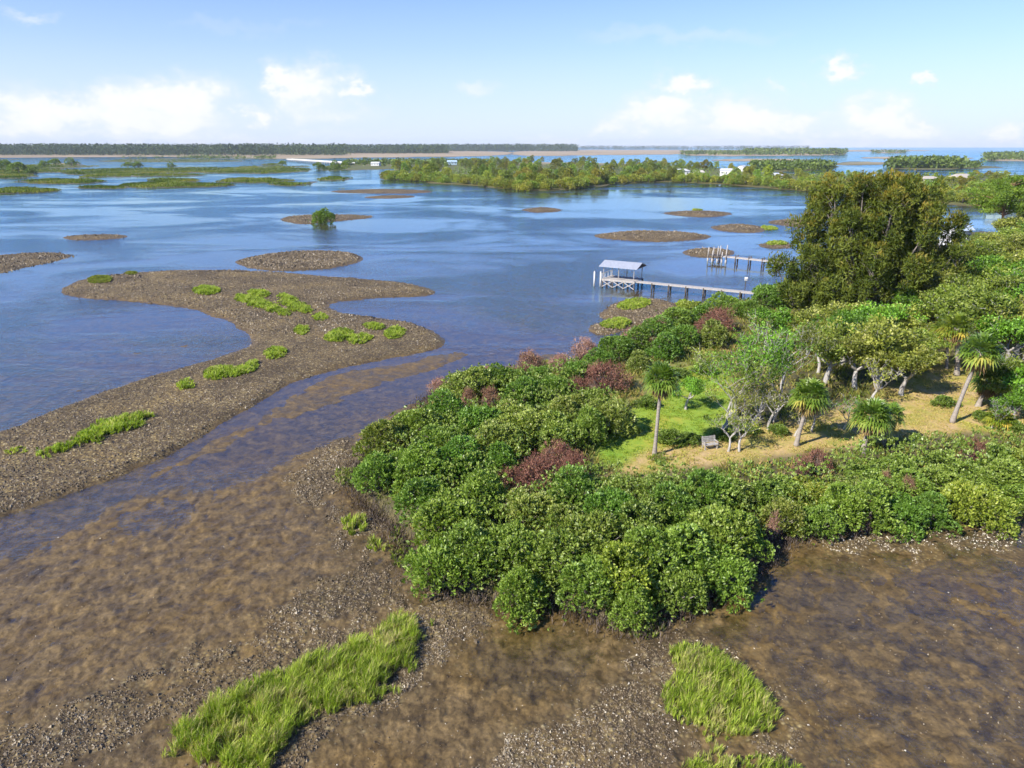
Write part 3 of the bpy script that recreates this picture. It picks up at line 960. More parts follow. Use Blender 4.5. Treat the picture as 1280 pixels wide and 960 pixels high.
# ------------------------------------------------------------------ oaks and thin grey trees on the land
# (u, v at crown middle, crown height z, scale, kind)
TREES = [
    (925, 446, 6.5, .95, 'p'), (958, 440, 6.8, 1.0, 'p'), (985, 425, 6.5, .95, 'p'), (905, 495, 4, .55, 'p'),
    (1107, 432, 5.0, 1.15, 'o'), (1075, 440, 4.6, .95, 'o'), (1040, 432, 4.6, 1.0, 'o'), (1135, 450, 4.2, .8, 'o'), (1060, 415, 4.5, 1.0, 'o'), (1015, 405, 4.5, .9, 'o'),
    (960, 405, 4.2, .85, 'o'), (1100, 395, 5, 1.0, 'o'), (1140, 400, 5, 1.0, 'o'), (1150, 425, 4.5, .8, 'o'),
    (1230, 395, 5, 1.05, 'o'), (1265, 420, 4.6, 1.0, 'o'), (1270, 470, 4.0, .8, 'o'), (1290, 380, 5, 1.1, 'o'), (1215, 365, 5, 1.1, 'o'), (1255, 350, 5, 1.1, 'o'),
    (1180, 375, 5, 1.0, 'o'), (1285, 345, 5.2, 1.15, 'o'), (1165, 345, 5, 1.05, 'o'), (1205, 340, 4.6, 1.0, 'o'), (1240, 325, 5, 1.1, 'o'), (1275, 315, 5, 1.1, 'o'),
    (1310, 330, 5, 1.2, 'o'), (1320, 420, 5, 1.1, 'o'), (1330, 370, 5, 1.2, 'o'), (1320, 480, 4.5, 1.0, 'o'), (1370, 400, 5, 1.2, 'o'), (1360, 340, 5, 1.2, 'o'), (1225, 300, 4.0, .8, 'o'), (1262, 295, 5, 1.0, 'o'), (1290, 290, 5, 1.1, 'o'),
    (1055, 395, 4.2, .9, 'o'), (1215, 318, 3.6, .8, 'o'), (1128, 372, 4, .8, 'o'),
    (1245, 380, 5.2, .9, 'b'), (1095, 450, 4.0, .75, 'b'), (1030, 410, 4.6, .8, 'b'), (1205, 395, 5, .8, 'b'), (1262, 440, 4, .75, 'b'), (945, 470, 4.2, .7, 'b'),
    (1020, 500, 2.4, .5, 'b'), (1060, 500, 2.2, .5, 'b'), (1270, 365, 5.5, .85, 'b'), (1165, 405, 4.4, .7, 'b'), (915, 520, 2.6, .5, 'b'), (1245, 505, 1.8, .45, 'b'), (1120, 385, 5, .8, 'b'),
    (860, 488, 2.4, .45, 'o'), (1272, 505, 2.2, .5, 'o'), (1222, 302, 6.0, .85, 'o'), (1214, 312, 4.5, .7, 'o'), (930, 500, 4, .6, 'b'), (970, 470, 4.5, .7, 'b'), (1000, 490, 3.5, .55, 'b'), (975, 455, 6, .85, 'p'), (1268, 276, 7, 1.15, 'o'), (1292, 268, 7, 1.25, 'o'), (1240, 296, 5.5, .95, 'o'), (1300, 300, 6.5, 1.2, 'o'), (1280, 395, 5.5, 1.0, 'o'), (1190, 350, 6, 1.0, 'o'), (1262, 338, 5, 1.0, 'o'), (1240, 352, 5, 1.0, 'o'), (1285, 368, 5.5, 1.0, 'o'), (1222, 338, 4.5, .9, 'o'), (1200, 375, 5, .9, 'o'), (1170, 330, 4.5, .8, 'o'), (915, 470, 5.4, .8, 'p'),
]
TW = {'o': ('leafy olive green oak', OAK, 4.5), 'p': ('thin-crowned pale-trunked tree', SPARSE, 6.0), 'b': ('bare grey-branched tree', BARE, 3.8)}
for i, (u, v, zc, s_, k) in enumerate(TREES):
    p = P(u, v, zc + .6)
    ph, pro, _ = TW[k]
    pr = pro[i % len(pro)]
    bright = rng.uniform(.75, 1.35)
    kind_ = rng.uniform(0, 1)
    hue = (.62, 1.08, .5) if kind_ < .35 else ((1.02, 1.0, .9) if kind_ < .75 else (.9, 1.05, .75))
    if k == 'o' and u > 1150 and v < 400: zc, s_ = zc + .8, s_ * 1.18
    if k == 'b': zc, s_ = zc + 1.0, s_ * 1.25
    p = P(u, v, zc + .6)
    t = put({'o': 'oak_tree', 'p': 'thin_tree', 'b': 'bare_tree'}[k], None, 'tree', pr[:2], (p.x, p.y, gz(p.x, p.y) - .05), rng.uniform(0, 6.28), s_ * rng.uniform(.95, 1.08),
            {'o': 'oaks on the land', 'p': 'thin trees by the lawn', 'b': 'bare grey trees among the oaks'}[k], (bright * hue[0], bright * hue[1], bright * hue[2]), ('crown', 'trunk'))
    later(t, ph, 4)

# ------------------------------------------------------------------ palms
def palm(u, v, cu, cv, label, crown_r=1.9, tr=.17, nf=40, dead=14, color=(1, 1, 1), top=None):
    b = P(u, v, 1.0)
    z0 = gz(b.x, b.y)
    b = P(u, v, z0)
    # the crown hangs over the base at the height that the photograph shows
    xc, yc = (cu - 640) / FPX, -(cv - 480) / FPX
    d = Vector((xc, cp + yc * sp, -sp + yc * cp))
    t = b.y / d.y
    top = Vector((d.x * t, b.y, H + d.z * t)) - b
    root = thing('palm_tree', label, 'palm', b, 0, 'palms')
    s = MB()
    pts, rad = [], []
    for i in range(15):
        f = i / 14
        pts.append(Vector((top.x * (f ** 1.25), top.y * f, -.2 + (top.z + .2) * f)))
        rad.append(tr * (1.35 - .5 * min(1, f * 4)) * (1 + .07 * (i % 2)) * (1.3 if f > .86 else 1))
    s.tube(pts, rad, 9)
    s.obj('trunk', M['palmbark'], root, True)
    # fan fronds
    crown_r *= .88
    V, rr = [], []

    def frond(dirv, pl, fr, col, droop):
        dirv = norm(dirv)
        side = norm(np.cross(dirv, [0, 0, 1.]))
        nrm = np.cross(side, dirv)
        tp = np.array(top)
        w = .02
        e = tp + dirv * pl + np.array([0, 0, -droop * .1])
        V.extend([tp - side * w, tp + side * w, e + side * w, e - side * w])
        rr.append(col)
        nseg = 13
        for k in range(nseg):
            a = (k / (nseg - 1) - .5) * 3.9
            sd = dirv * math.cos(a) + side * math.sin(a) + nrm * (.22 * abs(math.sin(a)) + rng.uniform(-.1, .1))
            sd = norm(sd)
            Ls = fr * (1 - .16 * abs(a) / 1.9) * rng.uniform(.85, 1.1)
            m_ = e + sd * Ls * .55
            q = e + sd * Ls + np.array([0, 0, -droop * Ls * rng.uniform(.35, .8)])
            wd = norm(np.cross(sd, nrm)) * .075 * crown_r / 1.5
            V.extend([e, m_ + wd, q, m_ - wd])
            rr.append(np.clip(col + rng.uniform(-.12, .15), 0, 1))
    for i in range(nf):
        f = (i + .5) / nf
        el = math.asin(1 - 1.35 * f)
        az = i * 2.399963 + rng.uniform(-.3, .3)
        frond(np.array([math.cos(az) * math.cos(el), math.sin(az) * math.cos(el), math.sin(el) + .05]), crown_r * .55 * rng.uniform(.85, 1.1), crown_r * .6, rng.uniform(.2, .65) if f < .8 else rng.uniform(.65, 1), .25 + f * .8)
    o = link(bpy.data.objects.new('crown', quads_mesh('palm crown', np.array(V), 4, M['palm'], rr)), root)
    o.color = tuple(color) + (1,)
    V, rr = [], []
    for i in range(dead):
        az = i * 2.399963 + rng.uniform(-.4, .4)
        el = rng.uniform(-1.35, -.75)
        frond(np.array([math.cos(az) * math.cos(el), math.sin(az) * math.cos(el), math.sin(el)]), crown_r * .42, crown_r * .42, rng.uniform(.1, .95), .9)
    link(bpy.data.objects.new('dead_fronds', quads_mesh('dead fronds', np.array(V), 4, M['palmdead'], rr)), root)
    return root


palm(818, 569, 827, 474, 'tall straight palm standing alone at the edge of the lawn', 1.85, .16)
palm(995, 557, 1012, 496, 'palm with tilted trunk, left of the short-trunked palm, thin trees beside it', 1.95, .19)
palm(1078, 566, 1090, 521, 'short-trunked palm with a wide crown above the front hedge', 2.0, .22)
palm(1104, 556, 1112, 520, 'small squat palm tucked right behind the short-trunked palm', 1.6, .18, 22)
palm(1190, 528, 1226, 440, 'tall palm with long bare trunk leaning right over the dry grass', 2.2, .2, 34, 18)
palm(1183, 461, 1184, 412, 'slender shaggy palm, left one of a pair under oaks', 2.2, .17, 26, 22, (1.2, 1, .8))
palm(1196, 469, 1196, 410, 'thick shaggy palm, right one of a pair under oaks', 2.2, .26, 26, 22, (1.25, 1, .8))
palm(1222, 508, 1236, 476, 'dark palm with brown skirt right behind the leaning palm', 2.0, .24, 26, 20, (.65, .75, .8))  # fronds tinted darker than on the other palms
palm(1152, 392, 1152, 360, 'shaggy yellow-brown palm at the right foot of the large rust-tipped tree', 2.6, .3, 26, 26, (1.15, 1, .8))
palm(1052, 440, 1052, 402, 'bright green palm crown rising among the oaks', 2.2, .2, 28, 8, (1.1, 1.1, .9))
palm(1020, 440, 1021, 406, 'yellow-green palm crown left of the bright green palm', 1.8, .18, 24, 8, (1.2, 1.1, .8))
palm(1250, 535, 1250, 523, 'low yellowish palmetto on the grass right of the leaning palm', 1.5, .15, 26, 6, (1.3, 1.05, .8))

# low green shrubs on the grass
for (u, v, rp, lab) in [(835, 556, 20, 'low dark shrub at the foot of the lawn palm'), (862, 556, 16, 'low dark shrub between the lawn palm and bench'), (905, 552, 15, 'low dark shrub right of the grey bench'),
                        (1180, 510, 15, 'small round shrub left of the leaning palm'), (1262, 540, 18, 'low weedy shrub at the right end of the dry grass'), (935, 545, 15, 'low shrub under the thin pale trunks'),
                        (972, 545, 14, 'low shrub left of the tilted palm'), (1230, 530, 14, 'low weedy shrub beside the yellowish palmetto'), (808, 512, 16, 'low shrub at the upper left edge of lawn'),
                        (850, 475, 14, 'low shrub at the far edge of the lawn'), (880, 470, 16, 'low wide shrub at the far right edge of lawn')]:
    p = P(u, v, .8)
    s_ = rp * (p.y * cp + (H - .8) * sp) / FPX / 1.6
    put('low_shrub', lab, 'shrub', SHRS[int(u) % 3], (p.x, p.y, gz(p.x, p.y) - .1), rng.uniform(0, 6), (s_, s_, s_ * .75), 'low shrubs round the lawn', (.75, .8, .7))

# ------------------------------------------------------------------ the large casuarina
def casuarina():
    rng = np.random.default_rng(21)
    b = P(1076, 392, 1.0)
    root = thing('casuarina_tree', 'huge dark evergreen tree with rusty tips towering over the palms', 'tree', (b.x, b.y, gz(b.x, b.y)))
    s = MB()
    Cs, rs = [], []
    tops = []
    for (x, y) in [(-5.5, 0), (-2.5, -1), (.8, 1), (3.8, 0), (6.6, 1), (-8.6, 0), (9.4, 0), (-11, -1.5), (11.6, -1), (0, -4.2), (-4.5, -4.2), (4.5, -4.2), (-8.5, -4), (8.6, -4), (0, 4.8), (-5.5, 4), (5.8, 4.2),
                   (-2.2, -7.2), (2.6, -7.4), (-6.5, -7), (6.8, -7), (-10.5, -5), (11, -5), (2, -2), (-1.5, 2)]:
        q = min(1, math.hypot(x / 13.4, (y - 1) / 10.5))
        x *= 1.22
        tops.append((x, y, max(5.0, 19.9 * (1 - q ** 3.4) + rng.uniform(-.7, .5)), rng.uniform(2.9, 3.7)))
    for (x, y, h, w) in tops:
        pts = [Vector((x * .25, y * .25, -.3)), Vector((x * .5, y * .5, h * .3)), Vector((x * .85, y * .85, h * .65)), Vector((x, y, h * .97))]
        s.tube(pts, [.3, .2, .1, .03], 7)
        n = int(12 + h * 1.9)
        for k in range(n):
            f = rng.uniform(.22, 1) ** .8
            a = rng.uniform(0, 6.28)
            rr = w * (1.1 - f) ** .45 * rng.uniform(.6, 1)
            ax = x * (.3 + .7 * min(1, f * 1.15))
            ay = y * (.3 + .7 * min(1, f * 1.15))
            c = Vector((ax + rr * math.cos(a), ay + rr * math.sin(a), h * f))
            Cs.append(tuple(c))
            rs.append(rng.uniform(.7, 1.3))
            o_ = Vector((ax, ay, max(h * f - rr * 1.1, .5)))
            s.tube([o_, (o_ + c) * .5 + Vector((0, 0, .25)), c], [.05, .035, .015], 4, False)
    s.obj('trunk', M['bark'], root, True)
    Cs, rs = np.array(Cs), np.array(rs)
    n = 125
    C = np.repeat(Cs, n, 0)
    rr = np.repeat(rs, n)[:, None]
    off = norm(rng.standard_normal((len(C), 3))) * rng.uniform(.2, 1, (len(C), 1)) ** .5
    off = off * rr * np.array([1, 1, 1.35])
    D = norm(off * .7 + rng.standard_normal(off.shape) * .45 + np.array([0, 0, .35]))
    Ls = rng.uniform(.4, .75, len(C))
    V = leaves(C + off, D, Ls, Ls * .27)
    hz = C[:, 2] / 20
    tip = np.clip((off[:, 2] / rr[:, 0]) * .55 + rng.uniform(-.3, .25, len(C)) + np.repeat(rng.uniform(-.5, .35, len(Cs)), n) + .7 * hz - .7, 0, 1)
    r = np.clip(np.repeat(rng.uniform(0, .7, len(Cs)), n) + rng.uniform(0, .3, len(C)), 0, 1)
    link(bpy.data.objects.new('crown', quads_mesh('casuarina crown', V, 4, M['casuarina'], r, tip)), root)


casuarina()


def pine():
    b = P(1245, 312, 1.0)
    root = thing('pine_tree', 'flat-topped green pine with bare orange trunk beside the water', 'tree', (b.x, b.y, gz(b.x, b.y)))
    s = MB()
    r_ = random.Random(5)
    h = 17.0
    s.tube([(0, 0, -.3), (.3, 0, h * .3), (-.2, .2, h * .6), (.5, 0, h * .92)], [.42, .34, .26, .1], 8)
    Cs = []
    for k in range(46):
        z = h * r_.uniform(.52, .95)
        a = r_.uniform(0, 6.28)
        L_ = r_.uniform(3, 10) * (1.1 - abs(z / h - .72))
        e = Vector((L_ * math.cos(a), L_ * math.sin(a), z + r_.uniform(-.4, 1.4)))
        s.tube([(0.1, 0, z - .8), tuple(Vector((0, 0, z)) * .5 + e * .5), tuple(e)], [.14, .09, .03], 5, False)
        for q in range(6):
            t = r_.uniform(.45, 1.05)
            Cs.append((e.x * t + r_.uniform(-1, 1), e.y * t + r_.uniform(-1, 1), z + (e.z - z) * t + r_.uniform(-.2, .7)))
    s.obj('trunk', M['pinebark'], root, True)
    Cs = np.array(Cs)
    n = 70
    C = np.repeat(Cs, n, 0)
    off = rng.standard_normal((len(C), 3)) * np.array([.75, .75, .32])
    D = norm(off + rng.standard_normal(off.shape) * .5 + np.array([0, 0, .5]))
    V = leaves(C + off, D, .55, .2)
    link(bpy.data.objects.new('crown', quads_mesh('pine crown', V, 4, M['pine'], np.repeat(rng.uniform(0, .7, len(Cs)), n) + rng.uniform(0, .3, len(C)))), root)


pine()

# ------------------------------------------------------------------ grass patches
def grass_patch(px, label, hgt=.75, dens=190, wid=.035, yellow=.1, color=(1, 1, 1), name='grass_patch', mat='grass', cat='grass', group='green grass patches on the mud', n=2, lift=0):
    pg = poly(px, n)
    mn, mx = pg.min(0), pg.max(0)
    area = (mx - mn).prod()
    tn = int(area * dens / 14)
    tn = max(40, min(tn, 16000))
    X = rng.uniform(mn[0] - .5, mx[0] + .5, tn)
    Y = rng.uniform(mn[1] - .5, mx[1] + .5, tn)
    sd = sdist(pg, X, Y) + fbm(X * .5, Y * .5, 3, 2.0) * (1.5 if area > 60 else .0)
    thin = fbm(X * 1.1, Y * 1.1, 3, 6.0)
    ok = (sd > 0) & ((rng.uniform(0, 1, tn) < .3 + sstep(0, .8, sd)) | (area < 60)) & ((thin > -.3) | (area < 60))
    X, Y, sd, thin = X[ok], Y[ok], sd[ok], thin[ok]
    Z = terrain(X, Y)['z'] - .02
    k = 14
    n_ = len(X)
    hh = np.repeat(hgt * (.55 + .45 * sstep(0, .9, sd)) * rng.uniform(.7, 1.2, n_) * (1 + .6 * thin), k) * rng.uniform(.65, 1.1, n_ * k)
    tilt = np.repeat(rng.uniform(0, 6.28, n_), k)
    a = rng.uniform(0, 6.28, n_ * k)
    ln = rng.uniform(.08, .6, n_ * k)
    dx = np.cos(a) * ln * .8 + np.cos(tilt) * .2 + .08
    dy = np.sin(a) * ln * .8 + np.sin(tilt) * .2 + .04
    spread = .13 * (wid / .035) ** .5
    bx = np.repeat(X, k) + np.cos(a) * spread * rng.uniform(0, 1, n_ * k)
    by = np.repeat(Y, k) + np.sin(a) * spread * rng.uniform(0, 1, n_ * k)
    B = np.stack([bx, by, np.repeat(Z, k)], 1)
    T = B + np.stack([dx * hh, dy * hh, hh * (1 - .3 * ln)], 1)
    Mi = B + np.stack([dx * hh * .35, dy * hh * .35, hh * .6], 1)
    s = np.stack([-np.sin(a), np.cos(a), np.zeros_like(a)], 1) * (wid * rng.uniform(.6, 1.2, n_ * k))[:, None]
    V = np.stack([B - s * .6, Mi - s, T, Mi + s], 1).reshape(-1, 3)
    r = np.clip(np.repeat(rng.uniform(.05, .75, n_) + .45 * fbm(X * .5, Y * .5, 3, 1), k) + rng.uniform(-.15, .2, n_ * k), 0, .93)
    dr = rng.uniform(0, 1, n_ * k) < yellow * (1 + 3 * np.repeat(sstep(.1, .4, fbm(X * .7, Y * .7, 2, 4)), k))
    r = np.where(dr, rng.uniform(.93, 1, n_ * k), r)
    me = quads_mesh(name, V, 4, M[mat], r)
    o = bpy.data.objects.new(name, me)
    # origin at the base of the patch
    c = pg.mean(0)
    z0 = float(Z.mean()) if n_ else 0
    me.transform(__import__('mathutils').Matrix.Translation((-c[0], -c[1], -z0)))
    o.location = (c[0], c[1], z0)
    o.color = tuple(color) + (1,)
    link(o)
    return tag(o, label, cat, group)


grass_patch([(215, 925), (225, 962), (270, 1000), (340, 960), (390, 905), (450, 885), (495, 855), (540, 812), (542, 790), (512, 770), (480, 778), (470, 800), (430, 800), (410, 820), (360, 832), (320, 858), (265, 880), (225, 912)],
            'long ragged strip of tall green grass on the near shell bank', .85, 760, .014, .16)
grass_patch([(835, 812), (870, 810), (905, 822), (945, 855), (975, 890), (970, 915), (930, 925), (880, 915), (840, 905), (824, 885), (828, 860), (850, 845), (838, 832)], 'broad patch of tall green grass right of the near shell bank', .8, 760, .014, .14)
grass_patch([(878, 910), (905, 915), (912, 945), (890, 955), (880, 935)], 'narrow tongue of grass below the broad green patch', .6, 640, .015, .14)
grass_patch([(850, 945), (900, 950), (960, 948), (1000, 960), (1010, 1000), (850, 1000)], 'grass patch cut by the lower picture edge below the broad patch', .6, 640, .015, .14)
grass_patch([(40, 572), (90, 555), (130, 532), (165, 518), (195, 522), (180, 535), (130, 555), (80, 570), (45, 577)], 'long bright grass strip at the left end of the shell bar', .65, 330, .032, .03)
grass_patch([(0, 567), (30, 562), (38, 570), (10, 576), (-20, 576)], 'thin yellowish grass strip at the left picture edge', .35, 110, .045, .3)
for px, lab in [
    ([(252, 468), (275, 461), (300, 464), (318, 452), (325, 458), (320, 468), (285, 478), (258, 480)], 'bright grass patch before the small grass mound on the bar'),
    ([(328, 442), (350, 436), (362, 443), (352, 452), (332, 453)], 'small bright grass mound beside the lagoon edge'),
    ([(220, 482), (235, 477), (246, 484), (238, 493), (223, 492)], 'lone round tuft of grass nearest the lagoon shore'),
    ([(292, 372), (310, 371), (345, 382), (365, 393), (362, 398), (335, 392), (300, 382)], 'long diagonal grass strip in the middle of the bar'),
    ([(305, 366), (330, 364), (342, 372), (320, 377)], 'short grass strip at the head of the diagonal strip'),
    ([(345, 372), (362, 370), (378, 382), (395, 392), (380, 396), (355, 388)], 'grass strip along the right side of the diagonal strip'),
    ([(388, 396), (408, 394), (412, 402), (395, 406)], 'small grass tuft just past the diagonal strip'),
    ([(367, 412), (382, 409), (390, 416), (378, 423), (368, 420)], 'round grass tuft below the diagonal strip'),
    ([(400, 425), (425, 412), (445, 418), (440, 428), (415, 432)], 'grass patch left of the right-hand tuft row'),
    ([(432, 428), (450, 420), (470, 424), (455, 434), (438, 434)], 'low grass patch in the middle of the right tuft row'),
    ([(448, 410), (468, 406), (486, 412), (470, 418)], 'upper grass strip of the right-hand tuft row'),
    ([(478, 418), (494, 410), (510, 416), (502, 426), (484, 428)], 'rounded grass tuft at the right end of the tuft row'),
    ([(238, 364), (258, 359), (280, 364), (270, 371), (245, 371)], 'oval grass patch on the upper middle of the bar'),
    ([(108, 350), (125, 346), (143, 349), (138, 356), (112, 357)], 'olive grass patch near the bar left tip'),
    ([(152, 343), (165, 340), (175, 343), (165, 347)], 'small olive grass patch right of the left tip'),
    ([(768, 384), (785, 376), (808, 376), (816, 382), (800, 389), (775, 390)], 'oval bright grass patch in front of the boathouse'),
    ([(748, 408), (760, 400), (785, 401), (792, 407), (775, 413), (752, 413)], 'small bright grass patch at the near tip before the boathouse'),
]:
    c = (1, 1, 1) if 'olive' not in lab else (.7, .65, .7)
    grass_patch(px, lab, .6, 330, .036, .04, c)
for px, lab in [([(425, 655), (440, 645), (458, 652), (465, 668), (440, 672), (428, 666)], 'bright tuft of grass on shells left of the thicket'),
                ([(458, 678), (475, 674), (490, 682), (480, 694), (462, 692)], 'low tuft of grass against the thicket left foot'),
                ([(415, 590), (440, 585), (455, 600), (440, 612), (418, 605)], 'sparse yellow-green grass at the thicket left tip'),
                ([(770, 780), (800, 762), (830, 775), (828, 798), (800, 802), (775, 796)], 'pale green grass in front of the thicket corner'),
                ([(485, 660), (500, 655), (512, 690), (500, 720), (488, 700)], 'sparse pale grass along the thicket left edge'),
                ([(1128, 668), (1150, 660), (1175, 662), (1165, 670), (1140, 672)], 'short sparse grass on the right mud shore'),
                ([(800, 590), (825, 580), (850, 588), (830, 596)], 'weedy green patch on the dry ground before the lawn palm')]:
    br = 'bright' in lab or 'tuft' in lab
    grass_patch(px, lab, .85 if br else .5, 420, .026, .15, (1, 1, 1) if br else (.75, .75, .9), group='sparse grass tufts by the thicket')
# small grass on far bars
for px, lab in [(ell(952, 973, 282.5, 288), 'tiny green patch on the bar beside the big tree'), (ell(864, 878, 261, 264), 'tiny green tuft atop the farthest oval bar'), (ell(958, 985, 303, 308), 'green patch on the bar behind the second dock'),
                (ell(845, 865, 376, 386), 'bright grass between boathouse walkway and thicket')]:
    grass_patch(px, lab, .7, 140, .1, .05, (1, 1, 1), n=1)

# rank weeds between the bushes (nobody could count them)
def weeds():
    X = rng.uniform(LAND[:, 0].min(), 75, 26000)
    Y = rng.uniform(LAND[:, 1].min(), 130, 26000)
    T = terrain(X, Y)
    ok = (T['land'] > .9) & (T['lawn'] < .3) & (T['dry'] < .25 + .7 * (fbm(X * .3, Y * .3, 3, 1.1) > .2))
    X, Y, Z = X[ok], Y[ok], T['z'][ok]
    n, k = len(X), 6
    a = rng.uniform(0, 6.28, n * k)
    hh = np.repeat(rng.uniform(.25, .8, n) * (1 + fbm(X * .2, Y * .2, 2, 3)), k)
    B = np.stack([np.repeat(X, k) + rng.normal(0, .12, n * k), np.repeat(Y, k) + rng.normal(0, .12, n * k), np.repeat(Z, k) - .03], 1)
    D = norm(np.stack([np.cos(a) * .6, np.sin(a) * .6, np.full_like(a, 1.)], 1))
    V = leaves(B + D * (hh * .5)[:, None], D, hh, .09)
    r = np.clip(np.repeat(rng.uniform(0, .6, n) + .5 * fbm(X * .12, Y * .12, 3, 9), k) + rng.uniform(0, .4, n * k), 0, 1)
    o = link(bpy.data.objects.new('weeds', quads_mesh('weeds', V, 4, M['weed'], r)))
    tag(o, 'rank yellow-green weeds covering the ground between bushes', 'weeds', None, 'stuff')


weeds()


def turf():
    X = rng.uniform(2, 62, 60000)
    Y = rng.uniform(46, 92, 60000)
    T = terrain(X, Y)
    ok = (np.maximum(T['lawn'], T['dry']) > .55) & (fbm(X * .55, Y * .55, 4, 31) > -.12)
    X, Y, Z, lw = X[ok], Y[ok], T['z'][ok], T['lawn'][ok]
    n, k = len(X), 5
    a = rng.uniform(0, 6.28, n * k)
    patch = fbm(X * .3, Y * .3, 3, 14)
    hh = np.repeat(rng.uniform(.06, .2, n) * (1 + 1.2 * np.clip(patch, 0, 1) * (1 - lw)), k)
    B = np.stack([np.repeat(X, k) + rng.normal(0, .09, n * k), np.repeat(Y, k) + rng.normal(0, .09, n * k), np.repeat(Z, k) - .01], 1)
    D = norm(np.stack([np.cos(a) * .8, np.sin(a) * .8, np.full_like(a, 1.)], 1))
    V = leaves(B + D * (hh * .5)[:, None], D, hh, .05)
    r = np.clip(np.repeat(.62 - .62 * lw - .35 * patch, k) + rng.uniform(-.2, .3, n * k), 0, 1)
    o = link(bpy.data.objects.new('turf', quads_mesh('turf', V, 4, M['turf'], r)))
    tag(o, 'patchy green and straw coloured grass of the clearing', 'grass', None, 'stuff')


M['turf'] = foliage('clearing grass', [(0, (.19, .29, .03)), (.35, (.36, .4, .05)), (.6, (.46, .4, .1)), (.85, (.56, .42, .18)), (1, (.36, .24, .12))], trans=.2, spec=.1)
turf()


def shore_roots():
    """grey-brown aerial roots along the mud edge of the thicket"""
    pts = []
    n = len(LAND)
    for i in range(n):
        a, b = LAND[i], LAND[(i + 1) % n]
        L_ = np.hypot(*(b - a))
        m = (a + b) / 2
        if m[1] > 75 or m[0] > 62: continue
        k = int(L_ * 130)
        if k:
            t = rng.uniform(0, 1, k)[:, None]
            pts.append(a + (b - a) * t + rng.normal(0, .55, (k, 2)))
    Q = np.vstack(pts)
    ed = fbm(Q[:, 0] * .11, Q[:, 1] * .11, 4, 3.3)
    X, Y = Q[:, 0], Q[:, 1]
    T = terrain(X, Y)
    ok = (T['z'] > -.12)
    X, Y, Z = X[ok], Y[ok], T['z'][ok]
    m = len(X)
    D = norm(np.stack([rng.normal(0, .35, m), rng.normal(0, .35, m), np.ones(m)], 1))
    hh = rng.uniform(.25, .7, m)
    V = leaves(np.stack([X, Y, Z], 1) + D * (hh * .45)[:, None], D, hh, .045)
    o = link(bpy.data.objects.new('mangrove_roots', quads_mesh('mangrove roots', V, 4, M['root'], rng.uniform(0, 1, m))))
    tag(o, 'grey-brown aerial roots bristling along the thicket mud edge', 'roots', None, 'stuff')


shore_roots()


def understory():
    B = np.array([(o.location.x, o.location.y) for o in COL.objects if o.name.startswith('mangrove_bush')])
    Dd = np.array([(o.location.x, o.location.y, o.scale[0] * 1.7) for o in COL.objects if o.name.startswith('dead_shrub')])
    B = B[B[:, 1] < 75]
    n = 30000
    X = rng.uniform(B[:, 0].min() - 1, 60, n)
    Y = rng.uniform(B[:, 1].min() - 1, 75, n)
    T = terrain(X, Y)
    d = np.min(np.hypot(X[:, None] - B[None, :, 0], Y[:, None] - B[None, :, 1]), 1)
    dd = np.min(np.hypot(X[:, None] - Dd[None, :, 0], Y[:, None] - Dd[None, :, 1]) - Dd[None, :, 2], 1)
    ok = (d < 2.7) & (dd > -.2) & (T['lawn'] < .1) & (T['dry'] < .1) & (sdist(LAND, X, Y) > 1.1) & (fbm(X * .4, Y * .4, 3, 40) > -.3)
    X, Y, d = X[ok], Y[ok], d[ok]
    edge = sstep(.8, 3.2, sdist(LAND, X, Y))
    Z = T['z'][ok] + (1.0 + 1.0 * edge + .9 * fbm(X * .5, Y * .5, 3, 50)) * rng.uniform(.8, 1.1, len(X))
    C = np.stack([X, Y, Z], 1)
    Nn = norm(np.stack([rng.normal(0, .5, len(X)), rng.normal(0, .5, len(X)), np.ones(len(X))], 1))
    V, r = rosette(C, Nn, 7, .2, .11, .9, .3)
    o = link(bpy.data.objects.new('mangrove_undergrowth', quads_mesh('mangrove undergrowth', V, 4, M['mangrove'], np.clip(r, 0, .9))))
    tag(o, 'leafy mangrove undergrowth knitting the thicket bushes together', 'undergrowth', None, 'stuff')


understory()


def marsh_grass():
    n = 60000
    q = PV(rng.uniform(-30, 460, n), rng.uniform(199, 246, n))
    T = terrain(q[:, 0], q[:, 1])
    ok = (T['marsh'] > .6) & (T['z'] > .15)
    X, Y, Z = q[ok, 0], q[ok, 1], T['z'][ok]
    k = 3
    X, Y, Z = (np.repeat(a, k) + (rng.normal(0, .9, len(a) * k) if i < 2 else 0) for i, a in enumerate((X, Y, Z)))
    D = norm(np.stack([rng.normal(0, .3, len(X)), rng.normal(0, .3, len(X)), np.ones(len(X))], 1))
    hh = rng.uniform(.6, 1.5, len(X))
    V = leaves(np.stack([X, Y, Z + hh * .4], 1), D, hh, hh * .6)
    r = np.clip(.35 + 1.3 * fbm(X * .02, Y * .01, 3, 5) + rng.uniform(-.25, .3, len(X)), 0, 1)
    o = link(bpy.data.objects.new('marsh_grass', quads_mesh('marsh grass', V, 4, M['weed'], r)))
    o.color = (.7, .85, .5, 1)
    tag(o, 'olive marsh grass covering the low islets of the far left shallows', 'grass', None, 'stuff')


marsh_grass()

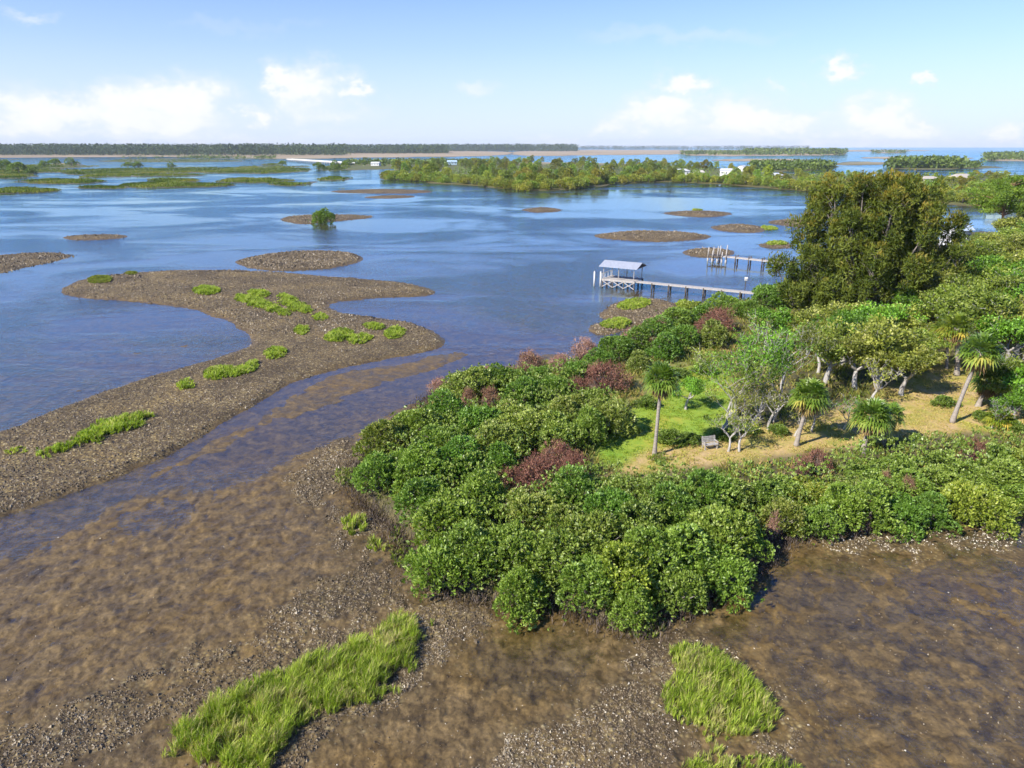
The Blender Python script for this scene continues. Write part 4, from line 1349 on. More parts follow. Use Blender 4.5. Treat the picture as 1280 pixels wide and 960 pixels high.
# ------------------------------------------------------------------ oyster shells
def shells():
    m, nt = newmat('oyster shells')
    at = N(nt, 'ShaderNodeAttribute', attribute_name='rnd')
    c = ramp(nt, [(0, (.06, .044, .026)), (.45, (.17, .125, .07)), (.75, (.29, .23, .145)), (.92, (.44, .38, .27)), (1, (.66, .6, .47))], at.outputs['Fac']).outputs[0]
    b = N(nt, 'ShaderNodeBsdfPrincipled')
    nt.links.new(c, b.inputs['Base Color'])
    b.inputs['Roughness'].default_value = .7
    o_ = N(nt, 'ShaderNodeOutputMaterial')
    nt.links.new(b.outputs[0], o_.inputs[0])
    Xs, Ys, S, Wt = [], [], [], []

    def scatter(u0, u1, v0, v1, n, smin, smax, thr=.45, white=0.0):
        u = rng.uniform(u0, u1, n)
        v = rng.uniform(v0, v1, n)
        q = PV(u, v)
        T = terrain(q[:, 0], q[:, 1])
        cl = fbm(q[:, 0] * .8, q[:, 1] * .8, 3, 4)
        ok = (T['shell'] + .5 * cl > thr) & (T['z'] > -.05) & (T['land'] < .3)
        q = q[ok]
        Xs.append(q[:, 0]); Ys.append(q[:, 1])
        S.append(smin + (smax - smin) * rng.uniform(0, 1, len(q)) ** 2.5)
        Wt.append(rng.uniform(0, 1, len(q)) < white)
    scatter(-60, 640, 680, 980, 60000, .025, .105, .5)
    scatter(500, 1120, 760, 980, 40000, .02, .085, .55, .05)
    scatter(340, 560, 540, 730, 20000, .03, .11, .5, .03)
    scatter(960, 1290, 650, 720, 7000, .03, .1, .62, .35)
    scatter(-60, 590, 410, 660, 42000, .05, .15)
    scatter(60, 560, 335, 420, 16000, .1, .24)
    scatter(270, 480, 308, 342, 9000, .14, .34, .5)
    scatter(640, 1040, 256, 325, 16000, .16, .4, .5)
    scatter(0, 180, 288, 350, 5000, .16, .38, .5)
    scatter(330, 490, 264, 284, 3000, .2, .45, .5)
    scatter(730, 865, 368, 422, 6000, .1, .24)
    # stray shells over the open mud
    u = rng.uniform(-40, 1290, 3000); v = rng.uniform(660, 960, 3000)
    q = PV(u, v)
    T = terrain(q[:, 0], q[:, 1])
    ok = (T['land'] < .2) & (T['z'] > -.05)
    Xs.append(q[ok, 0]); Ys.append(q[ok, 1]); S.append(rng.uniform(.025, .07, ok.sum())); Wt.append(rng.uniform(0, 1, ok.sum()) < .04)
    X, Y, S, Wt = map(np.concatenate, (Xs, Ys, S, Wt))
    Z = terrain(X, Y)['z']
    n = len(X)
    # jagged tetrahedral clumps: 4 triangles each
    base = np.array([[-.8, -.6, -.3], [.9, -.5, -.3], [0, .95, -.3], [.1, 0, 1.0]])
    Vt = base[None] * S[:, None, None] + rng.normal(0, .28, (n, 4, 3)) * S[:, None, None]
    a = rng.uniform(0, 6.28, n)
    ca, sa = np.cos(a)[:, None], np.sin(a)[:, None]
    x, y = Vt[..., 0] * ca - Vt[..., 1] * sa, Vt[..., 0] * sa + Vt[..., 1] * ca
    W = np.stack([x + X[:, None], y + Y[:, None], Vt[..., 2] * .8 + Z[:, None]], -1)
    F = np.array([[0, 1, 3], [1, 2, 3], [2, 0, 3]])
    V = W[:, F].reshape(-1, 3)
    r = np.clip(rng.beta(2, 2.2, n) * .9 + .38 * fbm(X * .14, Y * .14, 3, 60), 0, .93)
    r = np.where(Wt, rng.uniform(.93, 1, n), r)
    me = quads_mesh('oyster shells', V, 3, m, np.repeat(r, 3))
    o = link(bpy.data.objects.new('oyster_shells', me))
    tag(o, 'countless grey oyster shells littering the mud banks', 'shells', None, 'stuff')


shells()

# ------------------------------------------------------------------ boathouse, docks
def boathouse():
    zd = 1.55
    A = P(796, 351.5, zd)
    B = P(962, 367.5, zd)
    d = (B - A).normalized()
    nrm = Vector((-d.y, d.x, 0))
    if nrm.y < 0: nrm = -nrm
    root = thing('boat_dock', 'long grey timber dock with roofed boat shelter at its end', 'dock', (A.x, A.y, 0))
    O = Vector((A.x, A.y, 0))

    def L_(a, b_, z): return d * a + nrm * b_ + Vector((0, 0, z))
    Ln = (B - A).length
    s = MB()
    s.bar(L_(0, .0, zd), L_(Ln, 0, zd), 1.3, .07)
    s.bar(L_(0, -.66, zd - .09), L_(Ln, -.66, zd - .09), .06, .2)
    s.bar(L_(0, .66, zd - .09), L_(Ln, .66, zd - .09), .06, .2)
    s.obj('walkway', M['wood'], root)
    k = 0
    n = int(Ln / 3.15)
    for i in range(1, n + 1):
        for sd in (-.62, .62):
            q = MB()
            q.tube([L_(i * 3.15, sd, -.6), L_(i * 3.15, sd, zd + .02)], .15, 8)
            q.obj('post', M['darkwood'], root, True)
        q = MB()
        q.bar(L_(i * 3.15, -.8, zd - .3), L_(i * 3.15, .8, zd - .3), .1, .22)
        q.obj('cross_beam', M['darkwood'], root)
    # platform
    W_, D_ = 6.6, 4.4
    s = MB()
    s.bar(L_(-W_, 1.2, zd), L_(-.02, 1.2, zd), D_, .08)
    s.bar(L_(-W_, -1.04, zd - .12), L_(-.02, -1.04, zd - .12), .08, .28)
    s.bar(L_(-W_, 3.44, zd - .12), L_(-.02, 3.44, zd - .12), .08, .28)
    s.obj('platform', M['wood'], root)
    for a in (-W_ + .15, -W_ * .66, -W_ * .33, -.15):
        for b_ in (-.9, 1.2, 3.3):
            q = MB()
            q.tube([L_(a, b_, -.6), L_(a, b_, zd - .1)], .14, 8)
            q.obj('post', M['darkwood'], root, True)
    q = MB()
    for i in range(3):
        a0, a1 = -W_ + .15 + i * W_ / 3.1, -W_ + .15 + (i + 1) * W_ / 3.1
        q.bar(L_(a0, -1.1, .15), L_(a1, -1.1, zd - .2), .07, .14)
        q.bar(L_(a0, -1.15, zd - .2), L_(a1, -1.15, .15), .07, .14)
    q.obj('cross_bracing', M['wood'], root)
    # roof and its posts
    ez = zd + 2.35
    for a in (-W_ + .3, -W_ * .5, -.3):
        for b_ in (-.9, 3.3):
            q = MB()
            q.bar(L_(a, b_, zd + .04), L_(a, b_, ez + .05), .13, .13)
            q.obj('roof_post', M['wood'], root)
    roof = MB()
    rz = ez + .85
    e = .45
    pa, pb = -W_ - e, e
    for sgn in (0, 1):
        y0 = -1.5 if sgn == 0 else 3.9
        t = .05
        P0, P1, P2, P3 = L_(pa, y0, ez), L_(pb, y0, ez), L_(pb, 1.2, rz), L_(pa, 1.2, rz)
        up = Vector((0, 0, t))
        kk = len(roof.v)
        roof.v += [P0, P1, P2, P3, P0 + up, P1 + up, P2 + up, P3 + up]
        for f in ((0, 3, 2, 1), (4, 5, 6, 7), (0, 1, 5, 4), (1, 2, 6, 5), (3, 0, 4, 7)):
            roof.f.append(tuple(kk + i for i in f))
    ro = roof.obj('roof', M['tin'], root)
    g = MB()
    for a in (pa + .12, pb - .12):
        g.poly([L_(a, -1.3, ez - .02), L_(a, 3.7, ez - .02), L_(a, 1.2, rz - .04)])
    g.obj('gable', M['darkwood'], ro)
    # rail, ramp and white piles
    q = MB()
    for a in (-W_ + .05,):
        q.bar(L_(a, -1, zd + 1), L_(a, 3.4, zd + 1), .06, .1)
        for b_ in (-1, .4, 1.9, 3.35):
            q.bar(L_(a, b_, zd + .03), L_(a, b_, zd + .97), .08, .08)
    q.obj('railing', M['white'], root)
    for (a, b_) in ((-W_ - 1.7, -.5), (-W_ - .55, -.2)):
        pz = thing('mooring_pile', 'white mooring pile at the left end of boathouse' if a < -W_ - 1 else 'white mooring pile touching the boathouse platform', 'pile', O + L_(a, b_, 0), 0, 'white mooring piles')
        q = MB()
        q.tube([(0, 0, -.6), (0, 0, zd + 1.1)], .15, 8)
        q.obj('shaft', M['white'], pz, True)
        q = MB()
        q.tube([(0, 0, zd + 1.1), (0, 0, zd + 1.28)], [.17, .02], 8)
        q.obj('cap', M['white'], pz, True)
    # tall lamp/bird pole beside the walkway
    t = P(930, 372, 0)
    pz = thing('bird_pole', 'thin pole with a white box on top beside the dock walkway', 'pole', t)
    q = MB(); q.tube([(0, 0, -.5), (0, 0, 3.0)], .07, 6); q.obj('pole', M['darkwood'], pz)
    q = MB(); q.box((0, 0, 3.2), (.4, .3, .35)); q.poly([(-.28, -.25, 3.385), (.28, -.25, 3.385), (.28, 0, 3.6), (-.28, 0, 3.6)]); q.poly([(.28, .25, 3.385), (-.28, .25, 3.385), (-.28, 0, 3.6), (.28, 0, 3.6)])
    q.obj('nest_box', M['white'], pz)


boathouse()


def second_dock():
    zd = 1.4
    A, B = P(905, 320, zd), P(1000, 330, zd)
    d = (B - A).normalized()
    nrm = Vector((-d.y, d.x, 0))
    root = thing('old_dock', 'old narrow wooden dock ending in a cluster of rough pilings', 'dock', (A.x, A.y, 0))

    def L_(a, b_, z): return d * a + nrm * b_ + Vector((0, 0, z))
    Ln = (B - A).length
    s = MB(); s.bar(L_(0, 0, zd), L_(Ln, 0, zd), 1.2, .1)
    s.bar(L_(0, -.6, zd - .12), L_(Ln, -.6, zd - .12), .08, .2)
    s.obj('walkway', M['wood'], root)
    for i in range(1, int(Ln / 3.1) + 1):
        for sd in (-.55, .55):
            q = MB(); q.tube([L_(i * 3.1, sd, -.6), L_(i * 3.1, sd, zd + .5)], .15, 7); q.obj('post', M['darkwood'], root, True)
    s = MB(); s.bar(L_(-3.6, .5, zd - .1), L_(0, .5, zd - .1), 2.6, .14); s.obj('platform', M['darkwood'], root)
    for a, b_, h in ((-3.6, -.7, 3.2), (-2.4, -.9, 2.5), (-1.2, -.8, 3.6), (-.1, -.8, 2.4), (-3.5, 1.7, 3.0), (-1.9, 1.8, 3.4), (-.2, 1.7, 3.7), (-2.9, .4, 2.2), (.9, -.8, 3.3)):
        q = MB(); q.tube([L_(a, b_, -.6), L_(a, b_, .7)], .2, 7); q.tube([L_(a, b_, .66), L_(a + .05, b_, h)], [.15, .12], 7)
        q.obj('piling', M['wood'], root, True)
    s = MB()
    for a in (-3, -2, -1): s.bar(L_(a, -.9, .15), L_(a + .9, -.9, 1.2), .1, .14)
    s.obj('brace', M['darkwood'], root)


second_dock()


def blind():
    b = P(1014, 263, 0)
    root = thing('duck_blind', 'small brown box hide on posts standing in open water', 'hide', b)
    q = MB(); q.box((0, 0, 1.5), (2.4, 2.0, 1.4)); q.obj('cabin', M['darkwood'], root)
    q = MB(); q.bar((-1.4, 0, 2.28), (1.4, 0, 2.36), 2.4, .12); q.obj('roof', M['wood'], root)
    for x in (-1, 1):
        for y in (-.8, .8):
            q = MB(); q.tube([(x, y, -.6), (x, y, .82)], .12, 6); q.obj('post', M['darkwood'], root)


blind()


def bench():
    b = P(887, 561, 1.0)
    b.z = gz(b.x, b.y)
    root = thing('bench', 'weathered pale grey garden bench on the dry grass', 'bench', b, .25)
    q = MB()
    for i in range(4): q.box((0, -.24 + i * .13, .43), (1.25, .11, .035))
    q.obj('seat', M['wood'], root)
    q = MB()
    for i in range(4): q.box((0, .27 + i * .03, .55 + i * .13), (1.25, .03, .1))
    q.obj('backrest', M['wood'], root)
    for x in (-.55, .55):
        for y, h in ((-.22, .42), (.24, .42)):
            q = MB(); q.box((x, y, h / 2 - .02), (.07, .07, h)); q.obj('leg', M['wood'], root)
        q = MB(); q.box((x * 1.08, 0, .64), (.07, .55, .04)); q.box((x * 1.08, -.22, .53), (.06, .06, .18)); q.obj('armrest', M['wood'], root)
        q = MB(); q.bar((x, .25, .4), (x, .39, 1.02), .06, .05); q.obj('back_post', M['wood'], root)


bench()

# ------------------------------------------------------------------ houses
def house(u, v, w, dp, h, rz, wall, roof, label, z0=None, gable=True, wins=3, rh=1.6):
    if v < 300: w, dp, h, rh = w * .8, dp * .8, h * .75, rh * .9
    b = P(u, v, .8)
    base = gz(b.x, b.y) if z0 is None else z0
    root = thing('house', label, 'house', (b.x, b.y, base), rz, 'houses beyond the trees')
    q = MB()
    st = .9
    q.box((0, 0, st + h / 2), (w, dp, h))
    if gable:
        for x in (-w / 2, w / 2):
            q.poly([(x, -dp / 2, st + h), (x, dp / 2, st + h), (x, 0, st + h + rh)])
    q.obj('wall', M[wall], root)
    r = MB()
    e = .5
    zt = st + h + .02
    k = 0 if gable else dp * .38
    A = [(-w / 2 - e, -dp / 2 - e, zt - .25), (w / 2 + e, -dp / 2 - e, zt - .25), (w / 2 + e, dp / 2 + e, zt - .25), (-w / 2 - e, dp / 2 + e, zt - .25)]
    T = [(-w / 2 - e + k, 0, zt + rh), (w / 2 + e - k, 0, zt + rh)]
    up = Vector((0, 0, .12))
    for quad in ((A[0], A[1], T[1], T[0]), (A[2], A[3], T[0], T[1])):
        Q = [Vector(p) for p in quad]
        r.poly([p + up for p in Q])
        r.poly(list(reversed(Q)))
        r.poly([Q[0], Q[1], Q[1] + up, Q[0] + up])
    if not gable:
        for quad in ((A[1], A[2], T[1]), (A[3], A[0], T[0])):
            r.poly([Vector(p) + up for p in quad])
    r.obj('roof', M[roof], root)
    for i in range(wins):
        x = -w / 2 + w * (i + .5) / wins
        f = MB(); f.box((x, -dp / 2 - .03, st + h * .55), (1.3, .06, 1.4)); f.box((x, dp / 2 + .03, st + h * .55), (1.3, .06, 1.4))
        fo = f.obj('window', M['white'], root)
        g = MB(); g.box((x, -dp / 2 - .07, st + h * .55), (1.05, .03, 1.15)); g.obj('pane', M['glass'], fo)
    f = MB(); f.box((-w / 2 - .03, 0, st + 1.05), (.06, 1.0, 2.1)); f.obj('door', M['wood'], root)
    f = MB()
    for x in (-w / 2 + .2, 0, w / 2 - .2):
        for y in (-dp / 2 + .2, dp / 2 - .2):
            f.box((x, y, st / 2 - .1), (.3, .3, st - .01 + .2))
    f.obj('stilts', M['wood'], root)
    return root


house(1191, 312, 5.0, 4.4, 3.9, .35, 'white', 'blueroof', 'white two-storey house with pale blue metal roof beside the large tree', wins=3)
house(851, 221, 16, 10, 5.5, .1, 'white', 'whiteroof', 'long white house with white roof among island trees', gable=False)
house(873, 221, 9, 8, 4, .4, 'cream', 'cream', 'small cream house right of the long white house')
house(909, 221, 14, 10, 6, -.5, 'white', 'whiteroof', 'white house with steep white gable on the island')
house(927, 216, 9, 9, 6.5, .8, 'white', 'whiteroof', 'tall white house furthest back behind the white gable')
house(969, 224, 12, 10, 3.2, 0, 'white', 'whiteroof', 'low white cottage at the island right edge by the water', gable=False)
house(565, 207, 16, 12, 6, .2, 'paleblue', 'paleblue', 'pale blue house above the island treetops')
house(470, 208, 14, 10, 4.5, -.2, 'white', 'whiteroof', 'white house at the left end of the island belt')
house(760, 215, 12, 9, 4, .3, 'white', 'whiteroof', 'small white house in the middle of the island trees')
house(1200, 228, 18, 13, 3.6, .05, 'cream', 'tanroof', 'wide tan-roofed house on the shore right of the large tree', gable=False, rh=2.6)
house(1160, 229, 13, 9, 3.2, 0, 'cream', 'tanroof', 'smaller tan-roofed house left of the wide one', gable=False)
house(1258, 262, 13, 10, 5.5, .2, 'cream', 'tanroof', 'grey-tan roofed house hidden behind the orange-trunked pine', gable=False)


def causeway():
    A, B = P(362, 199.5, 3), P(440, 204.5, 3)
    d = (B - A).normalized()
    root = thing('causeway_bridge', 'long pale concrete causeway bridge across the far water', 'bridge', (A.x, A.y, 0))
    Ln = (B - A).length
    s = MB(); s.bar(d * -5 + Vector((0, 0, 3.2)), d * Ln + Vector((0, 0, 3.2)), 9, 1.0); s.obj('deck', M['concrete'], root)
    nrm = Vector((-d.y, d.x, 0))
    for sd in (-4.3, 4.3):
        s = MB(); s.bar(d * -5 + nrm * sd + Vector((0, 0, 4.25)), d * Ln + nrm * sd + Vector((0, 0, 4.25)), .3, .9); s.obj('railing', M['white'], root)
    for i in range(int(Ln / 14)):
        s = MB()
        for sd in (-3.4, 0, 3.4):
            s.tube([d * (i * 14 + 4) + nrm * sd + Vector((0, 0, -1)), d * (i * 14 + 4) + nrm * sd + Vector((0, 0, 2.75))], .5, 8)
        s.obj('pier', M['concrete'], root, True)


causeway()

# ------------------------------------------------------------------ island trees across the water
def far_tree_proto(h, r, n, L, mat='mangrove'):
    p, nn = dome_surface(8, r, h, (r * .32, r * .55), n, .1, .6)
    V, rr = rosette(p, nn, 5, L, L * .6, 1.0, .3)
    s = MB(); s.tube([(0, 0, -.3), (.1, 0, h * .35), (0, .1, h * .6)], [.28, .2, .08], 6)
    for i in range(4):
        a = i * 1.6 + .4
        s.tube([(0, 0, h * .25), (r * .35 * math.cos(a), r * .35 * math.sin(a), h * .6)], [.12, .04], 5, False)
    return quads_mesh('island crown', V, 4, M[mat], rr), s.mesh('island trunk', M['bark'], True)


FT = [far_tree_proto(8.5, 4.6, 420, .75) for _ in range(3)] + [far_tree_proto(8, 4.8, 420, .75, 'olive') for _ in range(2)]
FS = [far_tree_proto(4.2, 3.8, 320, .6) for _ in range(3)]
MAINISLE = ISLE[0]


def inside(pg, x, y): return float(sdist(pg, np.array([x]), np.array([y]), 5)[0])


# front hedge of low mangroves along the island waterline
row, cnt = 0, 0
front = [(478, 224), (530, 228), (600, 232), (655, 239), (715, 237), (748, 231), (830, 227), (900, 230), (960, 234), (1030, 241), (1120, 249), (1200, 256), (1280, 261)]
fp = [P(u, v) for u, v in front]
for a, b in zip(fp[:-1], fp[1:]):
    n = max(2, int((b - a).length / 2.7))
    for i in range(n):
        q = a.lerp(b, (i + rng.uniform(0, .8)) / n)
        q = q + Vector((rng.normal(0, 1.2), rng.uniform(2, 9) if i % 2 else rng.uniform(11, 42), 0))
        c = rng.uniform(.85, 1.25)
        s_ = rng.uniform(.8, 1.3)
        t = put('island_mangrove', 'low bushy mangrove in the hedge along the island waterline', 'bush', FS[cnt % 3], (q.x, q.y, max(gz(q.x, q.y), .1)), rng.uniform(0, 6.28), (s_ * 1.05, s_ * 1.05, s_ * .95), 'mangroves along the island waterline',
                (c * rng.uniform(.95, 1.4), c, c * .7), ('crown', 'trunk'))
        cnt += 1
print('front mangroves', cnt)
# taller trees behind: stratified over photo columns so that none hides wholly behind another
cnt = 0
placed = []
CLEAR = [(851, 26), (873, 14), (909, 20), (969, 22), (565, 16), (1200, 34), (1160, 24), (470, 18), (1258, 14)]
tries = 0
while cnt < 292 and tries < 9000:
    tries += 1
    u = rng.uniform(482, 1275)
    v = 203 + 52 * rng.uniform(0, 1) ** 1.3
    p = P(u, v)
    if inside(MAINISLE, p.x, p.y) < 3: continue
    if any(abs(u - cu) < cw and v < 224 for cu, cw in CLEAR) and v > 215: continue
    if any((p.x - a) ** 2 + (p.y - b) ** 2 < 26 for a, b in placed): continue
    if any((u - a) ** 2 + 9 * (v - b) ** 2 < 20 for a, b in [proj(x, y, 0) for x, y in placed[-400:]]): continue
    placed.append((p.x, p.y))
    k = int(rng.integers(0, 5))
    c = rng.uniform(.7, 1.35)
    low = .62 if u > 960 else 1.0
    s_ = rng.uniform(.75, 1.2) * low
    put('island_tree', 'rounded green tree standing in the dense island belt' if k < 3 else 'olive green tree standing in the dense island belt', 'tree', FT[k], (p.x, p.y, gz(p.x, p.y)), rng.uniform(0, 6.28), (s_, s_, s_ * rng.uniform(.9, 1.2)), 'trees of the island belt',
        (c * rng.uniform(.85, 1.3), c, c * rng.uniform(.55, .9)), ('crown', 'trunk'))
    cnt += 1
print('island trees', cnt)
# a few stand-alone bushes in the left shallows and on far islets
SOLO = [(404, 279, 2.0, 1, 'round green bush alone on the shell bar in open water'), (24, 217, 2.6, 0, 'wide dark mangrove clump at the far left picture edge'), (8, 214, 2.6, 2, 'dark mangrove clump touching the left picture edge'),
        (40, 217, 1.6, 1, 'low end clump right of the left edge mangroves'), (70, 208, 2.4, 0, 'bushy mangrove mound left of the marsh islets'), (90, 208, 2.2, 1, 'bushy mangrove mound right half of the pair'),
        (160, 210, 1.8, 0, 'dark flat-topped mangrove islet, left half'), (173, 210, 1.8, 2, 'dark flat-topped mangrove islet, right half'), (215, 210, 1.4, 1, 'small dark mangrove bush on a low islet'), (353, 207, 1.7, 0, 'tiny green mangrove near the causeway bridge'),
        (398, 212, 1.9, 2, 'low green mangrove at the left foot of the bridge'), (418, 212, 2.0, 1, 'low green mangrove just below the bridge'), (432, 210, 2, 0, 'green mangrove at the bridge right end'), (55, 209, 1.8, 2, 'low mangrove between the left edge clumps')]
for u, v, s_, k, lab in SOLO:
    p = P(u, v)
    if v > 250: s_ = 1.75
    put('islet_mangrove', lab, 'bush', FS[k] if v < 250 else SHR[0], (p.x, p.y, max(gz(p.x, p.y), .05) - (.0 if v < 250 else .9)), rng.uniform(0, 6), (s_, s_, s_ * (.85 if v < 250 else 1)), 'lone mangroves in the shallows', (.8, .85, .6) if v < 250 else (.9, 1, .7), ('crown', 'trunk'))

# ------------------------------------------------------------------ far masses that read as woods
def wood(name, label, regs, hgt, nleaf, L, mat='forest', color=(1, 1, 1), inpoly=None):
    V, rr = [], []
    for (u0, u1, v0, v1, n, h) in regs:
        u = rng.uniform(u0, u1, n)
        v = rng.uniform(v0, v1, n)
        for a, b in zip(u, v):
            p = P(a, b)
            if inpoly is not None and inside(inpoly, p.x, p.y) < 4: continue
            hh = h * rng.uniform(.7, 1.15)
            w = hh * rng.uniform(.28, .42)
            C = np.stack([p.x + rng.normal(0, w, nleaf), p.y + rng.normal(0, w, nleaf), .5 + hh * rng.uniform(.08, 1, nleaf)], 1)
            D = norm(rng.standard_normal((nleaf, 3)))
            V.append(leaves(C, D, L * hh / 10 * rng.uniform(.7, 1.2, nleaf), L * hh / 10 * .8))
            rr.append(np.clip(rng.uniform(0, .6) + rng.uniform(0, .4, nleaf), 0, 1))
    o = link(bpy.data.objects.new(name, quads_mesh(name, np.vstack(V), 4, M[mat], np.concatenate(rr))))
    o.color = tuple(color) + (1,)
    tag(o, label, 'woods', None, 'stuff')


wood('far_forest', 'dense far pine forest lining the whole left horizon', [(-120, 430, 190.2, 195, 2600, 32), (430, 560, 189.6, 192.5, 900, 33), (560, 720, 188.6, 189.6, 700, 40), (720, 1010, 186.6, 187, 500, 40)], 22, 30, 1.7)
wood('far_mangrove', 'low dark mangrove woods on the far islands', [(850, 940, 191.2, 194, 200, 13), (930, 1058, 191, 194, 330, 19), (1090, 1132, 190.3, 191.5, 60, 13), (1112, 1200, 205, 211, 420, 11), (1150, 1225, 206, 211, 180, 7), (940, 1040, 207, 214, 360, 8), (1230, 1300, 195.5, 201, 200, 13), (230, 345, 197, 199, 140, 6),
                                                                        (430, 620, 203, 208, 420, 7), (150, 345, 196.6, 198.6, 90, 5)], 9, 14, 4.0, 'olive', (.55, .7, .6))

wood('island_undergrowth', 'low green undergrowth filling the island belt between its trees', [(480, 1290, 206, 250, 2600, 3.6)], 4, 12, 3.6, 'olive', (.8, 1.0, .7), MAINISLE)

finish_labels()

# ------------------------------------------------------------------ sky, sun, air
SUN_EL = R(38)
sun_dir = Vector((-.82 * math.cos(SUN_EL), -.572 * math.cos(SUN_EL), math.sin(SUN_EL)))
sun_d = bpy.data.lights.new('sun', 'SUN')
sun_d.energy = 4.2
sun_d.angle = R(.5)
sun_d.color = (1, .95, .87)
sun = bpy.data.objects.new('sun', sun_d)
link(sun)
sun.rotation_euler = (-sun_dir).to_track_quat('-Z', 'Y').to_euler()
sun.location = (0, 0, 100)

world = bpy.data.worlds.new('World')
scene.world = world
world.use_nodes = True
nt = world.node_tree
nt.nodes.clear()
L = nt.links.new
sky = N(nt, 'ShaderNodeTexSky', sky_type='NISHITA')
sky.sun_disc = False
sky.sun_elevation = SUN_EL
sky.sun_rotation = math.atan2(sun_dir.x, sun_dir.y)
sky.altitude = 20
sky.air_density = 1.0
sky.dust_density = .0
sky.ozone_density = 3.2
tc = N(nt, 'ShaderNodeTexCoord')
dirv = tc.outputs['Generated']
sx = N(nt, 'ShaderNodeSeparateXYZ')
L(dirv, sx.inputs[0])
az0 = math_(nt, 'ARCTAN2', sx.outputs[0], sx.outputs[1])
el0 = math_(nt, 'ARCSINE', sx.outputs[2])
el = el0
# clouds: heaps of soft ellipses at their compass bearings, broken up by noise
cmb = N(nt, 'ShaderNodeCombineXYZ')
L(az0, cmb.inputs[0])
L(math_(nt, 'MULTIPLY', el0, 1.5), cmb.inputs[1])
nA = noise(nt, cmb.outputs[0], 11, 7, .62, .3)
nB = noise(nt, cmb.outputs[0], 30, 5, .6)
nn = math_(nt, 'ADD', math_(nt, 'MULTIPLY', math_(nt, 'SUBTRACT', nA, .5), 2.3), math_(nt, 'MULTIPLY', math_(nt, 'SUBTRACT', nB, .5), .9))


def warp(sc1, sc2, seed, amp1, amp2):
    c_ = N(nt, 'ShaderNodeVectorMath', operation='ADD')
    L(cmb.outputs[0], c_.inputs[0])
    c_.inputs[1].default_value = (seed, seed * .7, 0)
    a_ = math_(nt, 'MULTIPLY', math_(nt, 'SUBTRACT', noise(nt, c_.outputs[0], sc1, 2, .5), .5), amp1)
    b_ = math_(nt, 'MULTIPLY', math_(nt, 'SUBTRACT', noise(nt, c_.outputs[0], sc2, 6, .65), .5), amp2)
    return math_(nt, 'ADD', a_, b_)


az = math_(nt, 'ADD', az0, warp(9, 28, 3.1, .12, .12))
elw = math_(nt, 'ADD', el0, warp(11, 30, 7.7, .04, .05))


def ae(u, v):
    xc, yc = (u - 640) / FPX, -(v - 480) / FPX
    d = Vector((xc, cp + yc * sp, -sp + yc * cp)).normalized()
    return math.atan2(d.x, d.y), math.asin(d.z)


CL = [(35, 142, 55, 24, 1.0), (105, 138, 55, 18, .9), (160, 132, 40, 22, 1), (225, 128, 50, 22, 1), (180, 150, 90, 18, .9), (350, 100, 26, 18, 1), (385, 112, 45, 26, 1), (440, 120, 18, 10, .9), (322, 140, 24, 9, .9), (400, 140, 50, 14, .6),
      (590, 105, 36, 9, .5), (855, 106, 30, 12, 1), (830, 140, 60, 18, .95), (775, 158, 34, 10, .7), (930, 150, 55, 22, 1), (985, 155, 40, 14, .8), (1040, 90, 22, 14, 1), (1160, 101, 16, 6, .7), (985, 112, 14, 6, .5),
      (1095, 150, 60, 20, 1), (1130, 155, 40, 14, .9), (1255, 160, 28, 12, .9), (700, 172, 60, 6, .5), (20, 12, 40, 8, .4), (850, 45, 140, 12, .28), (300, 30, 120, 10, .2),
      (-150, 140, 90, 24, 1), (1400, 140, 80, 22, 1), (1010, 172, 300, 9, .55), (200, 170, 260, 9, .55)]
acc = None
for (u, v, ru, rv, wgt) in CL:
    a0, e0 = ae(u, v)
    a1, e1 = ae(u + ru, v)
    _, e2 = ae(u, v - rv)
    ra, re = 1.08 * abs(a1 - a0), 1.18 * abs(e2 - e0)
    dx = math_(nt, 'MULTIPLY', math_(nt, 'SUBTRACT', az, a0), 1 / ra)
    dy = math_(nt, 'MULTIPLY', math_(nt, 'SUBTRACT', elw, e0), 1 / re)
    d2 = math_(nt, 'ADD', math_(nt, 'MULTIPLY', dx, dx), math_(nt, 'MULTIPLY', dy, dy))
    g = math_(nt, 'MULTIPLY', math_(nt, 'EXPONENT', math_(nt, 'MULTIPLY', d2, -.9)), wgt)
    acc = g if acc is None else math_(nt, 'MAXIMUM', acc, g)
dens = math_(nt, 'ADD', acc, math_(nt, 'MULTIPLY', nn, math_(nt, 'MULTIPLY', acc, .62)))
mask = ramp(nt, [(.1, (0, 0, 0)), (.34, (.3, .3, .3)), (.75, (.9, .9, .9))], dens).outputs[0]
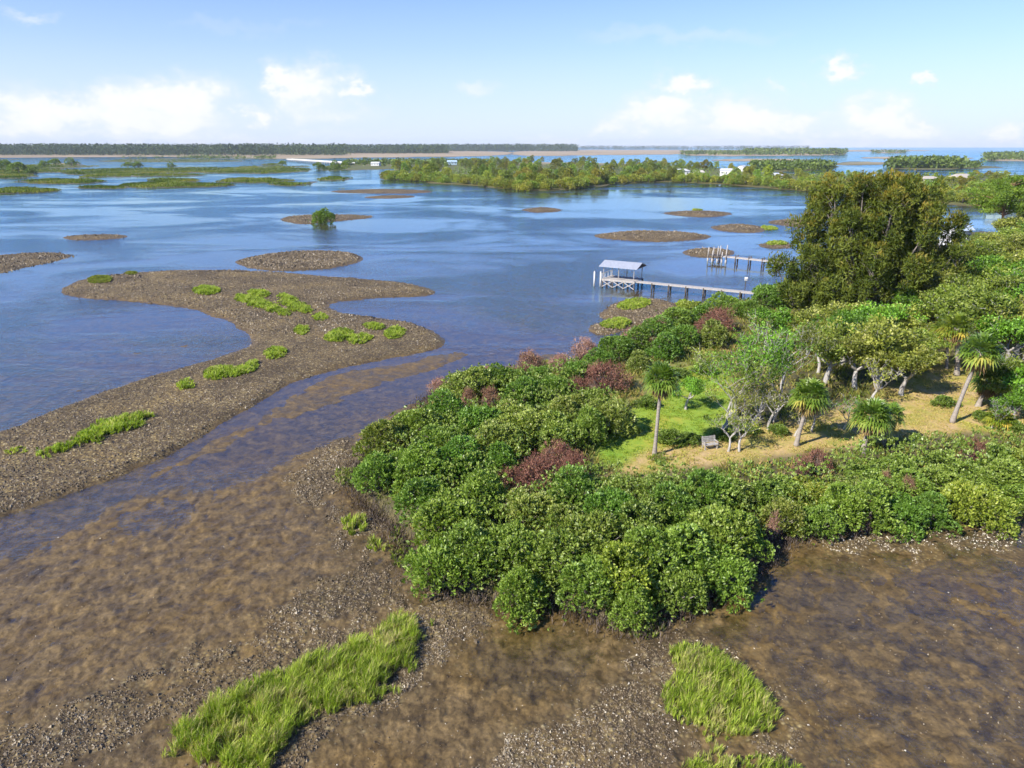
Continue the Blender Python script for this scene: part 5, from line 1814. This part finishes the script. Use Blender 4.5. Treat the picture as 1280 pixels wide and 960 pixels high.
cloudcol = ramp(nt, [(.25, (4.5, 4.9, 5.6)), (.6, (5.5, 5.6, 5.8)), (.95, (6.0, 5.98, 5.9))], math_(nt, 'ADD', math_(nt, 'MULTIPLY', dens, .55), math_(nt, 'MULTIPLY', nB, .45))).outputs[0]
skyt = mix(nt, 1.0, sky.outputs[0], (.62, .735, 1.08), 'MULTIPLY')
low = ramp(nt, [(0, (.95, .95, .95)), (.06, (.66, .66, .66)), (.12, (.33, .33, .33)), (.19, (.12, .12, .12)), (.27, (0, 0, 0))], el).outputs[0]
skyt = mix(nt, low, skyt, (4.25, 4.8, 6.0))
skyt = mix(nt, 1.0, skyt, ramp(nt, [(.19, (1, 1, 1)), (.45, (.62, .78, .95))], el).outputs[0], 'MULTIPLY')
skyc = mix(nt, mask, skyt, cloudcol)
bg = N(nt, 'ShaderNodeBackground')
L(skyc, bg.inputs[0])
bg.inputs[1].default_value = .1
wo = N(nt, 'ShaderNodeOutputWorld')
L(bg.outputs[0], wo.inputs[0])

scene.view_settings.view_transform = 'Standard'
scene.view_settings.look = 'None'
scene.view_settings.gamma = 1
scene.view_settings.exposure = 0.9
scene.view_settings.use_curve_mapping = False
scene.cycles.use_adaptive_sampling = True
scene.cycles.adaptive_threshold = .03
scene.cycles.max_bounces = 5
scene.cycles.diffuse_bounces = 2
scene.cycles.glossy_bounces = 3
scene.cycles.transmission_bounces = 4
scene.cycles.transparent_max_bounces = 8
scene.cycles.caustics_reflective = False
scene.cycles.caustics_refractive = False

world.cycles.sampling_method = 'NONE'

hz = MB(); hz.box((0, 1500, 44), (30000, 13000, 92))
m, nt = newmat('sea haze')
vol = N(nt, 'ShaderNodeVolumePrincipled')
vol.inputs['Color'].default_value = (.8, .88, 1, 1)
vol.inputs['Density'].default_value = .00006
vol.inputs['Anisotropy'].default_value = .0
o = N(nt, 'ShaderNodeOutputMaterial')
nt.links.new(vol.outputs[0], o.inputs['Volume'])
ho = hz.obj('haze', m); tag(ho, 'thin pale sea haze over the marsh', None, None, 'stuff')
